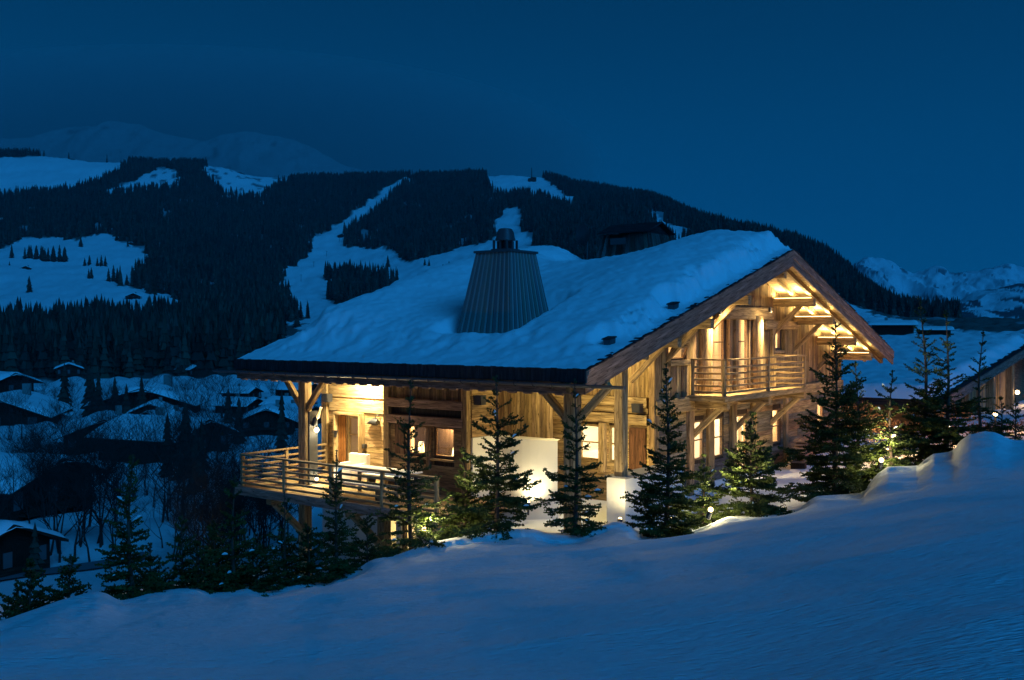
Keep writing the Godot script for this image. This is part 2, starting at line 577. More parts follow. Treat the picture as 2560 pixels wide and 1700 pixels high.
func wooded(x: float, z: float) -> bool:
	if z > -430.0:
		return false
	var p := Vector2(x + 16.0 * noise_a.get_noise_2d(x * 0.03, z * 0.015), z + 40.0 * noise_a.get_noise_2d(x * 0.025 + 50.0, z * 0.012))
	if Geometry2D.is_point_in_polygon(p, CLUMP):
		return true
	for f in SNOWFIELDS:
		if Geometry2D.is_point_in_polygon(p, f):
			return false
	return true


func terrain() -> void:
	var rows := []
	var d := 0.8
	while d < 3600.0:
		rows.append(d)
		d += 0.45 if d < 3.0 else 0.125 if d < 25.0 else d * 0.02 if d < 500.0 else d * 0.0115
	var angles := []
	var limit := atan(0.62)
	for i in range(18, 0, -1):
		angles.append(-limit - (PI - limit) * i / 18.0)
	var k := -0.62
	while k < 0.6201:
		angles.append(atan(k))
		k += 0.003
	for i in range(1, 19):
		angles.append(limit + (PI - limit) * i / 18.0)
	var p := PackedVector3Array()
	var c := PackedColorArray()
	p.resize(rows.size() * angles.size())
	c.resize(p.size())
	var snow := Color(0.84, 0.865, 0.89)
	for j in angles.size():
		var a: float = angles[j]
		var kk := tan(clampf(a, -limit, limit))
		var col := column(kk)
		var cr := crest_from(crest_fine, kk)
		var cs := crest_from(crest_wide, kk)
		for i in rows.size():
			var dist: float = rows[i]
			var y := height_over(kk, dist, col, cr, cs)
			var rho := dist / cos(clampf(a, -limit, limit))
			var at := Vector3(rho * sin(a), y, -rho * cos(a))
			var n := i * angles.size() + j
			p[n] = at
			c[n] = snow
			if dist > 430.0 and wooded(at.x, at.z):
				c[n] = Color(0.30, 0.32, 0.33) if noise_a.get_noise_2d(at.x * 0.010, dist * 0.006) > 0.28 else Color(0.10, 0.11, 0.10)
			elif dist > 1900.0:
				var rock := noise_a.get_noise_2d(at.x * 0.02, at.z * 0.02)
				if rock > 0.28 and at.x < -500.0 and at.x > -860.0:
					c[n] = Color(0.12, 0.12, 0.13)
	var o := put("ground", sheet(rows.size(), angles.size(), p, c), M.ground, self)
	o.set_meta("kind", "structure")
	# the cleared road down on the left
	var pts := []
	for q in [[-46.0, -57.0], [-36.0, -58.0], [-29.0, -59.5], [-24.5, -61.5], [-22.5, -62.6]]:
		pts.append(Vector3(q[0], 0, q[1]))
	var rp := PackedVector3Array()
	for i in 41:
		var f := i / 40.0 * (pts.size() - 1)
		var b := mini(int(f), pts.size() - 2)
		var at: Vector3 = pts[b].lerp(pts[b + 1], f - b)
		var dir: Vector3 = (pts[b + 1] - pts[b]).normalized()
		var side := dir.cross(Vector3.UP)
		for s in 5:
			var q := at + side * (s - 2) * 0.85
			q.y = ground_y(q.x, q.z) + 0.12
			rp.append(q)
	put("road", sheet(41, 5, rp), M.road_snow, self).set_meta("kind", "structure")


func far_range(called: String, label: String, bearings: Array, per_mille: Array, dist: float, foot: float, rough: float, bare: float, tree_line: float) -> void:
	var cols := 260
	var rows := 60
	var p := PackedVector3Array()
	var c := PackedColorArray()
	for i in rows:
		var t := i / float(rows - 1)
		for j in cols:
			var s: float = j / float(cols - 1)
			var k: float = lerpf(bearings[0], bearings[-1], s)
			var n := 0
			while n < bearings.size() - 2 and bearings[n + 1] <= k:
				n += 1
			var f := clampf((k - bearings[n]) / (bearings[n + 1] - bearings[n]), 0.0, 1.0)
			var top := cubic(per_mille[maxi(n - 1, 0)], per_mille[n], per_mille[n + 1], per_mille[mini(n + 2, per_mille.size() - 1)], f) / 1000.0 * dist
			# t 0: foot towards the viewer, 0.75: ridge, 1: behind
			var d := dist - (0.75 - t) * dist * 0.35
			var x := k * d
			var rise := smoothstep(0.0, 1.0, minf(t / 0.75, 1.0)) if t < 0.75 else 1.0 - (t - 0.75) * 2.0
			var ridges := 1.0 - absf(noise_a.get_noise_2d(x * 0.0016, d * 0.0009)) * 2.0
			var y := lerpf(foot / 1000.0 * dist, top, rise * (0.86 + 0.14 * rise)) + (ridges - 0.6) * rough * rise * (1.2 - rise) * 2.0 + noise_a.get_noise_2d(x * 0.008, d * 0.008) * rough * 0.12
			p.append(Vector3(x, y, -d))
			var rock := noise_a.get_noise_2d(x * 0.004 + 9.0, y * 0.008) + 0.35 * noise_a.get_noise_2d(x * 0.02, y * 0.02)
			var col := Color(0.82, 0.85, 0.88)
			if rock > bare:
				col = Color(0.16, 0.165, 0.18)
			if y < tree_line / 1000.0 * dist and rock > bare - 0.55:
				col = Color(0.05, 0.06, 0.06)
			c.append(col)
	var o := put(called, sheet(rows, cols, p, c), M.far_needles, self)
	o.set_meta("kind", "structure")
	o.set_meta("label", label)


func far_mountains() -> void:
	# mist that hangs before the left snow mountain
	var mist := FogVolume.new()
	mist.name = "mist"
	mist.shape = RenderingServer.FOG_VOLUME_SHAPE_ELLIPSOID
	mist.size = Vector3(3400, 900, 900)
	mist.position = Vector3(-1350, 620, -3900)
	var fm := FogMaterial.new()
	fm.density = 0.0020
	fm.albedo = lin(0.8, 0.95, 0.97)
	mist.material = fm
	mist.set_meta("kind", "stuff")
	add_child(mist)
	far_range("mountain", "hazy snow mountain behind the left ridge", [-0.56, -0.46, -0.42, -0.38, -0.32, -0.26, -0.21, -0.17, -0.12], [176, 186, 196, 197, 184, 188, 178, 160, 140], 5600.0, 90, 90.0, 0.5, 0.0)
	far_range("mountain", "distant jagged snow peaks at right", [0.30, 0.335, 0.352, 0.372, 0.386, 0.402, 0.412, 0.42, 0.433, 0.455, 0.47, 0.488, 0.505, 0.53], [55, 62, 68, 64, 55, 53, 57, 58, 53, 53, 57, 60, 56, 52], 7000.0, 8, 110.0, 0.40, 0.0)
	far_range("mountain", "dark wooded hill before the peaks at right", [0.37, 0.41, 0.43, 0.45, 0.47, 0.50, 0.56], [6, 13, 22, 31, 36, 42, 46], 4200.0, -4, 60.0, 0.45, 60.0)


# ---------- forests
func small_spruce(s: int, tiers: int, wide: float) -> ArrayMesh:
	var r := RandomNumberGenerator.new()
	r.seed = s
	var st := tool()
	var sides := 7
	for t in tiers:
		var y0 := t / float(tiers) * 0.94
		var y1 := minf(y0 + 1.75 / tiers, 1.0)
		var rad := wide * pow(1.0 - y0, 0.85) * r.randf_range(0.85, 1.1)
		var turn := r.randf() * TAU
		var tip := Vector3(0, y1, 0)
		var shade := r.randf_range(0.75, 1.2)
		for k in sides:
			var a0 := turn + TAU * k / sides
			var a1 := turn + TAU * (k + 1) / sides
			var r0 := rad * (1.0 if k % 2 else 0.62) * r.randf_range(0.85, 1.12)
			var r1 := rad * (0.62 if k % 2 else 1.0)
			var p0 := Vector3(cos(a0) * r0, y0 - rad * 0.12, sin(a0) * r0)
			var p1 := Vector3(cos(a1) * r1, y0 - rad * 0.05, sin(a1) * r1)
			tri(st, p1, p0, tip, Color(0.034, 0.050, 0.040) * shade)
	return st.commit()


func scatter(called: String, label: String, mesh: Mesh, places: Array) -> void:
	var mm := MultiMesh.new()
	mm.transform_format = MultiMesh.TRANSFORM_3D
	mm.use_colors = true
	mm.mesh = mesh
	mm.instance_count = places.size()
	for i in places.size():
		mm.set_instance_transform(i, places[i])
		var t := rng.randf_range(0.5, 1.5)
		mm.set_instance_color(i, Color(t, t * rng.randf_range(0.95, 1.1), t))
	var o := MultiMeshInstance3D.new()
	o.name = numbered(called)
	o.multimesh = mm
	o.material_override = M.far_needles
	add_child(o)
	o.set_meta("kind", "stuff")
	o.set_meta("label", label)


func stand(x: float, z: float, h: float) -> Transform3D:
	var w := h * rng.randf_range(0.85, 1.2)
	return Transform3D(Basis(Vector3.UP, rng.randf() * TAU).scaled(Vector3(w, h, w)), Vector3(x, ground_y(x, z) - 0.4, z))


func forests() -> void:
	var kinds := [small_spruce(1, 7, 0.17), small_spruce(2, 9, 0.14), small_spruce(3, 6, 0.19)]
	var places := [[], [], []]
	for i in 78000:
		var k := rng.randf_range(-0.57, 0.44)
		var d := sqrt(lerpf(900.0 * 900.0, 2790.0 * 2790.0, rng.randf()))
		var x := k * d
		if not wooded(x, -d):
			continue
		if noise_a.get_noise_2d(x * 0.010, d * 0.006) > 0.30 and rng.randf() < 0.9:
			continue
		places[i % 3].append(stand(x, -d, rng.randf_range(13.0, 25.0)))
	for i in 5200:
		var k := rng.randf_range(-0.57, -0.225)
		var d := sqrt(lerpf(435.0 * 435.0, 900.0 * 900.0, rng.randf()))
		if wooded(k * d, -d) and not (d < 520.0 and rng.randf() < 0.5):
			places[i % 3].append(stand(k * d, -d, rng.randf_range(14.0, 27.0)))
	for n in 3:
		scatter("spruce_forest", "dark spruce forest covering the mountain side", kinds[n], places[n])


# ---------- the big chalet, in house coordinates
func H(x: float, y: float, z: float) -> Vector3:
	return Vector3(x, y, z) - HOUSE_BASE


func world(x: float, y: float, z: float) -> Vector3:
	return house_basis * Vector3(x, y, z)


func roof_left(x: float) -> float:
	return -0.98 + (x - 19.14) * 0.2905


func roof_right(x: float) -> float:
	return 2.457 - (x - 30.97) * 0.3334


func roof_top(x: float) -> float:
	return roof_left(x) if x < 30.97 else roof_right(x)


func tone(lo: float, hi: float) -> Color:
	var t := rng.randf_range(lo, hi)
	return Color(t, t * rng.randf_range(0.93, 1.03), t * rng.randf_range(0.86, 1.05))


# six faces over eight corners: p[0..3] the back/front bottom ring (left front, right front, right back, left back), p[4..7] the top ring
func hexa(st: SurfaceTool, p: Array, col := Color.WHITE, _upright := true) -> void:
	var off := Vector2(rng.randf() * 9.0, rng.randf() * 9.0)
	for f in [[0, 4, 5, 1], [2, 6, 7, 3], [1, 5, 6, 2], [3, 7, 4, 0], [4, 7, 6, 5], [0, 1, 2, 3]]:
		var a: Vector3 = p[f[0]]
		face(st, a, p[f[1]], p[f[2]], p[f[3]], off, col, a.distance_to(p[f[1]]) > a.distance_to(p[f[3]]))


# spans of [a, b] that no hole covers at this place across
func spans(a: float, b: float, cuts: Array) -> Array:
	var out := [[a, b]]
	for c in cuts:
		var next := []
		for s in out:
			if c[1] <= s[0] or c[0] >= s[1]:
				next.append(s)
				continue
			if c[0] > s[0] + 0.02:
				next.append([s[0], c[0]])
			if c[1] < s[1] - 0.02:
				next.append([c[1], s[1]])
		out = next
	return out


# the wall itself behind its boards; holes are Rect2(u, y, width, height); tops gives the height of its top along u
func wall_core(called: String, p0: Vector3, u: Vector3, length: float, y0: float, tops: Callable, holes: Array, thick: float, m: Material) -> MeshInstance3D:
	var n := u.cross(Vector3.UP)
	var st := tool()
	var breaks := [0.0, length]
	for i in range(1, 8):
		breaks.append(length * i / 8.0)
	for h in holes:
		breaks.append(h.position.x)
		breaks.append(h.end.x)
	breaks.sort()
	for i in breaks.size() - 1:
		var a: float = breaks[i]
		var b: float = breaks[i + 1]
		if b - a < 0.004:
			continue
		var cuts := []
		for h in holes:
			if h.position.x < (a + b) / 2.0 and h.end.x > (a + b) / 2.0:
				cuts.append([h.position.y, h.end.y])
		var ta: float = tops.call(a)
		var tb: float = tops.call(b)
		for s in spans(y0, maxf(ta, tb), cuts):
			var la: float = minf(s[1], ta)
			var lb: float = minf(s[1], tb)
			var q := []
			for yy in [[s[0], s[0]], [la, lb]]:
				q.append_array([p0 + u * a + Vector3.UP * yy[0], p0 + u * b + Vector3.UP * yy[1], p0 + u * b + Vector3.UP * yy[1] - n * thick, p0 + u * a + Vector3.UP * yy[0] - n * thick])
			hexa(st, q)
	return obj(called, st, m, chalet)


# boards on a wall, each a piece of its own
func boards(wall: Node3D, p0: Vector3, u: Vector3, a: float, b: float, y0: float, y1: float, size: float, upright: bool, holes: Array, mats: Array, tops = null, lo := 0.72, hi := 1.1) -> void:
	var n := u.cross(Vector3.UP)
	var basis := Basis(u, Vector3.UP, n)
	var at := a if upright else y0
	var last := b if upright else y1
	while at < last - 0.02:
		var w := minf(size * rng.randf_range(0.75, 1.25), last - at)
		if last - at - w < size * 0.4:
			w = last - at
		var mid := at + w / 2.0
		var cuts := []
		for h in holes:
			var from: float = h.position.x if upright else h.position.y
			var to: float = h.end.x if upright else h.end.y
			if from < at + w - 0.01 and to > at + 0.01:
				cuts.append([h.position.y, h.end.y] if upright else [h.position.x, h.end.x])
		if not upright and b - a > 3.5:
			var j := rng.randf_range(a + 1.0, b - 1.0)
			cuts.append([j, j + 0.006])
		var end := (tops.call(mid) as float) if upright and tops != null else (y1 if upright else b)
		for s in spans(y0 if upright else a, end, cuts):
			var l: float = s[1] - s[0] - 0.004
			if l < 0.03:
				continue
			var t := rng.randf_range(0.028, 0.042)
			var c: float = (s[0] + s[1]) / 2.0
			var at3 := p0 + (u * mid + Vector3.UP * c if upright else u * c + Vector3.UP * mid) + n * (t / 2.0 + 0.001)
			var st := tool()
			beam_box(st, at3, Vector3(w - 0.009, l, t) if upright else Vector3(l, w - 0.009, t), basis, tone(lo, hi))
			obj("plank", st, mats[rng.randi() % mats.size()], wall)
		at += w


func window(called: String, parent: Node3D, p0: Vector3, u: Vector3, r: Rect2, rows: int, cols: int, m: Material, deep := 0.1, bar := 0.06) -> MeshInstance3D:
	var n := u.cross(Vector3.UP)
	var basis := Basis(u, Vector3.UP, n)
	var st := tool()
	var o := p0 - n * deep
	var P := func(x: float, y: float) -> Vector3: return o + u * x + Vector3.UP * y
	var c := tone(0.8, 1.0)
	beam_box(st, P.call(r.position.x + bar / 2, r.get_center().y), Vector3(bar, r.size.y, 0.07), basis, c)
	beam_box(st, P.call(r.end.x - bar / 2, r.get_center().y), Vector3(bar, r.size.y, 0.07), basis, c)
	beam_box(st, P.call(r.get_center().x, r.end.y - bar / 2), Vector3(r.size.x - 2 * bar, bar, 0.066), basis, c)
	beam_box(st, P.call(r.get_center().x, r.position.y + bar / 2), Vector3(r.size.x - 2 * bar, bar, 0.066), basis, c)
	for i in range(1, rows):
		beam_box(st, P.call(r.get_center().x, r.position.y + r.size.y * i / rows), Vector3(r.size.x - 2 * bar, 0.035, 0.05), basis, c)
	for i in range(1, cols):
		beam_box(st, P.call(r.position.x + r.size.x * i / cols, r.get_center().y), Vector3(0.035, r.size.y - 2 * bar, 0.054), basis, c)
	var w := obj(called, st, m, parent)
	var g := tool()
	face(g, P.call(r.position.x + bar, r.position.y + bar), P.call(r.position.x + bar, r.end.y - bar), P.call(r.end.x - bar, r.end.y - bar), P.call(r.end.x - bar, r.position.y + bar))
	obj("pane", g, M.glass, w)
	return w


# a room behind windows: its five other sides as slabs with thickness; open names the side that the outer wall closes
func room(lo: Vector3, hi: Vector3, open: Array, m: Material) -> MeshInstance3D:
	var st := tool()
	var t := 0.08
	var a := lo - HOUSE_BASE
	var b := hi - HOUSE_BASE
	box(st, Vector3(a.x, a.y - t, a.z), Vector3(b.x, a.y, b.z), Color(0.45, 0.3, 0.18))
	box(st, Vector3(a.x, b.y, a.z), Vector3(b.x, b.y + t, b.z), Color(0.8, 0.7, 0.55))
	if not "-x" in open:
		box(st, Vector3(a.x - t, a.y - t, a.z), Vector3(a.x, b.y + t, b.z))
	if not "+x" in open:
		box(st, Vector3(b.x, a.y - t, a.z), Vector3(b.x + t, b.y + t, b.z))
	if not "-z" in open:
		box(st, Vector3(a.x, a.y - t, a.z - t), Vector3(b.x, b.y + t, a.z))
	if not "+z" in open:
		box(st, Vector3(a.x, a.y - t, b.z), Vector3(b.x, b.y + t, b.z + t))
	return obj("interior_wall", st, m, chalet)


func big_chalet() -> void:
	chalet = thing("chalet", "large timber chalet with snowy roof, lit balconies and stone coloured chimney hood", "chalet", house_basis * HOUSE_BASE, HOUSE_TURN)
	chalet_roof()
	chalet_gable()
	chalet_left_walls()
	chalet_deck()
	chalet_balcony()
	chalet_chimneys()


func chalet_roof() -> void:
	var zf := -12.6
	var zb := -25.2
	var st := tool()
	var t := 0.28
	for side in [[19.14, -0.98, 30.97, 2.457], [30.97, 2.457, 41.1, -0.92]]:
		hexa(st, [H(side[0], side[1] - t, zf - 0.1), H(side[2], side[3] - t, zf - 0.1), H(side[2], side[3] - t, zb), H(side[0], side[1] - t, zb), H(side[0], side[1], zf - 0.1), H(side[2], side[3], zf - 0.1), H(side[2], side[3], zb), H(side[0], side[1], zb)], Color(0.8, 0.8, 0.8))
	var roof := obj("roof", st, M.brown_larch, chalet)
	# courses of wooden shingles over the whole roof, mostly under snow
	var sh := tool()
	for side in 2:
		var n := 42
		for i in n:
			var f0 := i / float(n)
			var f1 := (i + 1) / float(n)
			var x0 := lerpf(19.1, 30.97, f0) if side == 0 else lerpf(41.14, 30.97, f0)
			var x1 := lerpf(19.1, 30.97, f1) if side == 0 else lerpf(41.14, 30.97, f1)
			var y0 := roof_top(x0)
			var y1 := roof_top(x1)
			var q := [H(x0, y0 + 0.042, zb), H(x0, y0 + 0.042, zf - 0.03), H(x1, y1 + 0.018, zf - 0.03), H(x1, y1 + 0.018, zb)]
			var w := [H(x0, y0, zb), H(x0, y0, zf - 0.03)]
			if side == 0:
				face(sh, q[0], q[3], q[2], q[1])
				face(sh, w[0], q[0], q[1], w[1])
			else:
				face(sh, q[0], q[1], q[2], q[3])
				face(sh, w[1], q[1], q[0], w[0])
	obj("shingle_courses", sh, M.shingle, roof).set_meta("kind", "stuff")
	# the shingles that stand out along both rakes
	for side in 2:
		for i in 44:
			var f := (i + rng.randf() * 0.4) / 44.0
			var x0 := lerpf(19.2, 30.9, f) if side == 0 else lerpf(41.0, 31.0, f)
			var x1 := lerpf(19.2, 30.9, minf(f + 0.032, 1.0)) if side == 0 else lerpf(41.0, 31.0, minf(f + 0.032, 1.0))
			var s := tool()
			var o := rng.randf_range(0.015, 0.06)
			var lift := rng.randf_range(0.02, 0.05)
			var xs := [minf(x0, x1), maxf(x0, x1)]
			var low_first := x0 < x1
			var ya: float = roof_top(xs[0]) + (lift if low_first else 0.01)
			var yb: float = roof_top(xs[1]) + (0.01 if low_first else lift)
			hexa(s, [H(xs[0], ya, zf + o), H(xs[1], yb, zf + o), H(xs[1], yb, zf - 0.16), H(xs[0], ya, zf - 0.16), H(xs[0], ya + 0.022, zf + o), H(xs[1], yb + 0.022, zf + o), H(xs[1], yb + 0.022, zf - 0.16), H(xs[0], ya + 0.022, zf - 0.16)], tone(0.8, 1.6))
			obj("shingle", s, M.shingle, roof)
	# the hanging shingles over the left eave
	var z := zb
	while z < zf - 0.02:
		var w := minf(rng.randf_range(0.10, 0.17), zf - z)
		var s := tool()
		box(s, H(19.06 + rng.randf() * 0.012, -1.24 + rng.randf() * 0.02, z + 0.003), H(19.10, -0.93 + rng.randf() * 0.02, z + w - 0.003), tone(0.7, 1.8))
		obj("shingle", s, M.shingle, roof)
		z += w
	# eave board, gutter with its hooks
	var e := tool()
	beam(e, H(19.2, -1.38, zb), H(19.2, -1.38, zf - 0.1), 0.05, 0.26, Vector3.UP, 0.008)
	obj("eave_board", e, M.barge, roof)
	var g := tool()
	var ring := []
	for i in 9:
		var a := PI + PI * i / 8.0
		ring.append(Vector2(cos(a) * 0.075, sin(a) * 0.075))
	for i in 8:
		for inner in 2:
			var r := 1.0 - inner * 0.08
			var a := H(19.02 + ring[i].x * r, -1.27 + ring[i].y * r, zb - 0.9)
			var b := H(19.02 + ring[i].x * r, -1.27 + ring[i].y * r, -11.55)
			var c := H(19.02 + ring[i + 1].x * r, -1.27 + ring[i + 1].y * r, -11.55)
			var d := H(19.02 + ring[i + 1].x * r, -1.27 + ring[i + 1].y * r, zb - 0.9)
			if inner:
				face(g, d, c, b, a)
			else:
				face(g, a, b, c, d)
	for zz in [zb - 0.9, -11.55]:
		for i in 8:
			tri(g, H(19.02, -1.27, zz), H(19.02 + ring[i].x, -1.27 + ring[i].y, zz), H(19.02 + ring[i + 1].x, -1.27 + ring[i + 1].y, zz))
	var gutter := obj("gutter", g, M.zinc, chalet)
	for i in 24:
		var h := tool()
		var zz := -24.9 + i * 0.545
		var pts := []
		for k in 7:
			var a := PI * 0.95 + PI * 1.05 * k / 6.0
			pts.append(H(19.02 + cos(a) * 0.088, -1.27 + sin(a) * 0.088, zz))
		pts.append(H(19.16, -1.22, zz))
		tube(h, pts, [0.014, 0.014, 0.014, 0.014, 0.014, 0.014, 0.014, 0.014], 5)
		obj("hook", h, M.metal, gutter)
	# rafters of the left eave and boards over them
	for i in 27:
		var r := tool()
		var zz := zf - 0.35 - i * 0.46
		beam(r, H(19.24, roof_left(19.24) - 0.36, zz), H(22.6, roof_left(22.6) - 0.36, zz), 0.10, 0.17)
		obj("rafter", r, M.old_larch, roof)
	var tail := 0
	while tail < 27:
		var r := tool()
		var zz := zf - 0.35 - tail * 0.46
		tube(r, [H(19.22, -1.50, zz - 0.11), H(19.22, -1.50, zz + 0.11)], [0.055, 0.055], 10)
		obj("rafter_tail", r, M.barge, roof)
		tail += 1
	# barge boards: two planks high on each rake, and the inner rafter
	for side in 2:
		var x0 := 19.08 if side == 0 else 41.16
		var x1 := 30.97
		for k in 3:
			var top: float = [0.02, -0.24, -0.25][k]
			var bot: float = [-0.25, -0.50, -0.47][k]
			var z0: float = [-12.58, -12.61, -13.02][k]
			var s := tool()
			var xa := minf(x0, x1)
			var xb := maxf(x0, x1)
			var fa := roof_left(xa) if side == 0 else roof_right(xa)
			var fb := roof_left(xb) if side == 0 else roof_right(xb)
			var thick := 0.06 if k < 2 else 0.12
			hexa(s, [H(xa, fa + bot, z0), H(xb, fb + bot, z0), H(xb, fb + bot, z0 - thick), H(xa, fa + bot, z0 - thick), H(xa, fa + top, z0), H(xb, fb + top, z0), H(xb, fb + top, z0 - thick), H(xa, fa + top, z0 - thick)], Color.WHITE * [1.0, 0.9, 0.95][k], false)
			obj("barge_board" if k < 2 else "rafter", s, M.barge if k < 2 else M.old_larch, roof)
	# rafters and boards under the gable overhang
	for zz in [-13.68]:
		for side in 2:
			var s := tool()
			var xa := 19.3 if side == 0 else 41.0
			beam(s, H(xa, roof_top(xa) - 0.38, zz), H(30.97, 2.457 - 0.38, zz), 0.11, 0.19)
			obj("rafter", s, M.larch, roof)
	var x := 31.0
	while x < 41.0:
		var w := minf(rng.randf_range(0.17, 0.24), 41.05 - x)
		var s := tool()
		var y0 := roof_right(x) - 0.282
		var y1 := roof_right(x + w) - 0.282
		hexa(s, [H(x, y0 - 0.02, -12.72), H(x + w - 0.003, y1 - 0.02, -12.72), H(x + w - 0.003, y1 - 0.02, -14.4), H(x, y0 - 0.02, -14.4), H(x, y0, -12.72), H(x + w - 0.003, y1, -12.72), H(x + w - 0.003, y1, -14.4), H(x, y0, -14.4)], tone(0.85, 1.1))
		obj("plank", s, M.larch, roof)
		x += w
	x = 24.0
	while x < 30.9:
		var w := minf(rng.randf_range(0.17, 0.24), 30.95 - x)
		var s := tool()
		var y0 := roof_left(x) - 0.282
		var y1 := roof_left(x + w) - 0.282
		hexa(s, [H(x, y0 - 0.02, -12.72), H(x + w - 0.003, y1 - 0.02, -12.72), H(x + w - 0.003, y1 - 0.02, -14.4), H(x, y0 - 0.02, -14.4), H(x, y0, -12.72), H(x + w - 0.003, y1, -12.72), H(x + w - 0.003, y1, -14.4), H(x, y0, -14.4)], tone(0.8, 1.05))
		obj("plank", s, M.larch, roof)
		x += w
	# purlins with their braces
	for p in [[30.97, 1.72], [33.45, 0.87], [35.28, 0.26], [37.52, -0.50], [39.31, -1.10], [28.3, 0.84], [25.85, 0.12], [23.95, -0.37]]:
		var s := tool()
		beam(s, H(p[0], p[1], -14.6), H(p[0], p[1], -12.86), 0.20, 0.28, Vector3.UP, 0.02)
		var pur := obj("purlin", s, M.larch, roof)
		if p[0] != 30.97 and p[0] != 39.31:
			var b := tool()
			beam(b, H(p[0] + 0.02, p[1] - 0.10, -13.35), H(p[0] + 0.02, p[1] - 1.08, -14.36), 0.13, 0.15, Vector3.UP, 0.015)
			obj("brace", b, M.old_larch, pur)
		if p[0] > 33.0:
			var l := tool()
			box(l, H(p[0] - 0.09, p[1] + 0.142, -14.25), H(p[0] - 0.05, p[1] + 0.162, -12.95))
			obj("led_strip", l, M.strip_glow, pur)
			var a := AreaLight3D.new()
			a.name = "strip_light"
			a.area_size = Vector2(0.05, 1.25)
			a.light_color = Color(1.0, 0.91, 0.64)
			a.light_energy = 9.0
			a.shadow_enabled = true
			chalet.add_child(a, true)
			a.transform = Transform3D(Basis(Vector3.RIGHT, PI / 2.0) * Basis(), H(p[0] - 0.07, p[1] + 0.175, -13.6))


func chalet_gable() -> void:
	var u := Vector3.RIGHT
	var p0 := H(0, 5, -14.33) - Vector3(0, 5, 0)
	p0 = Vector3(25.2 - HOUSE_BASE.x, -HOUSE_BASE.y, -14.33 - HOUSE_BASE.z)
	var tops := func(a: float) -> float: return roof_top(a + 25.2) - 0.27
	var L := 14.4
	var holes := [Rect2(0.82, -0.93, 0.98, 0.44), Rect2(3.52, -1.995, 0.92, 2.33), Rect2(5.27, -1.995, 0.88, 2.33), Rect2(8.12, -0.76, 0.74, 0.86), Rect2(2.34, -4.0, 0.64, 1.2), Rect2(3.64, -4.05, 0.70, 1.25), Rect2(5.29, -4.67, 0.78, 1.85), Rect2(8.15, -4.02, 0.72, 1.2), Rect2(12.27, -3.95, 0.68, 1.1)]
	var wall := wall_core("gable_wall", p0, u, L, -5.6, tops, holes, 0.11, M.dark_wood)
	boards(wall, p0, u, 0.0, L, -2.06, 0.0, 0.17, true, holes, [M.old_larch, M.brown_larch, M.larch], tops, 0.6, 1.1)
	boards(wall, p0, u, 0.0, L, -4.75, -2.42, 0.20, false, holes, [M.old_larch, M.grey_wood, M.brown_larch, M.grey_wood])
	# plaster foot
	var f := tool()
	box(f, H(25.15, -5.6, -14.33), H(39.65, -4.76, -14.26))
	obj("plinth", f, M.plaster, chalet)
	# floor band, corner posts and the horizontal logs of the gable
	for b in [[25.0, 39.8, -2.25, 0.20, 0.42, -14.22], [28.9, 33.05, 0.48, 0.16, 0.42, -14.22], [32.5, 35.4, 0.10, 0.16, 0.30, -14.24]]:
		var s := tool()
		beam(s, H(b[0], b[2], b[5]), H(b[1], b[2], b[5]), b[3], b[4], Vector3.UP, 0.03)
		obj("beam", s, M.larch if b[0] > 26.0 else M.old_larch, wall)
	for b in [[25.08, -5.0, 0.62, 0.26], [29.82, -1.99, 0.30, 0.2], [30.28, -1.99, 0.30, 0.2], [33.2, -1.99, 0.02, 0.2], [34.2, -1.0, -0.1, 0.15], [39.6, -5.0, -0.75, 0.26], [28.5, -5.0, -2.45, 0.36], [30.1, -5.0, -2.45, 0.34], [31.65, -5.0, -2.45, 0.3], [34.35, -4.8, -2.45, 0.24], [27.2, -5.0, -2.45, 0.3]]:
		var s := tool()
		beam(s, H(b[0], b[1], -14.27), H(b[0], b[2], -14.27), b[3], 0.2, Vector3.FORWARD, 0.02, tone(0.85, 1.05))
		obj("post", s, M.old_larch, wall)
	for b in [[25.92, 27.15, -1.02, 0.16], [25.9, 27.1, -0.44, 0.1], [33.2, 34.25, -0.83, 0.1]]:
		var s := tool()
		beam(s, H(b[0], b[2], -14.25), H(b[1], b[2], -14.25), 0.12, b[3])
		obj("sill", s, M.larch, wall)
	# two round trunks that frame the balcony doors
	for c in [[28.05, 0.235, -2.0, 0.42], [31.80, 0.215, -2.0, 0.40]]:
		var s := tool()
		var pts := []
		var rad := []
		for i in 9:
			pts.append(H(c[0], lerpf(c[2], c[3], i / 8.0), -14.2))
			rad.append(c[1] * (1.0 + 0.05 * sin(i * 1.3) + (0.06 if i == 0 else 0.0)))
		tube(s, pts, rad, 22)
		obj("column", s, M.larch, wall)
	# windows and doors
	var d := "glass_door"
	window(d, wall, p0, u, holes[1], 3, 1, M.old_larch, 0.03, 0.07)
	window(d, wall, p0, u, holes[2], 3, 1, M.old_larch, 0.03, 0.07)
	window("window", wall, p0, u, holes[3], 1, 1, M.brown_larch, 0.03)
	window("window", wall, p0, u, holes[4], 2, 1, M.brown_larch, 0.03)
	window("window", wall, p0, u, holes[5], 2, 1, M.brown_larch, 0.03)
	window(d, wall, p0, u, holes[6], 2, 1, M.old_larch, 0.03, 0.07)
	window("window", wall, p0, u, holes[7], 2, 1, M.brown_larch, 0.03)
	window("window", wall, p0, u, holes[8], 2, 1, M.brown_larch, 0.03)
	# the small window tilted open
	var w := window("tilted_window", wall, Vector3.ZERO, u, Rect2(-0.45, 0.0, 0.9, 0.42), 1, 1, M.old_larch, 0.0, 0.05)
	w.transform = Transform3D(Basis(Vector3.RIGHT, 0.38), H(26.5, -0.92, -14.36))
	# rooms
	room(Vector3(25.5, -2.02, -18.2), Vector3(34.9, 0.42, -14.445), ["+z"], M.room_wall)
	room(Vector3(25.32, -4.72, -18.2), Vector3(32.1, -2.5, -14.445), ["+z", "-x"], M.white_room)
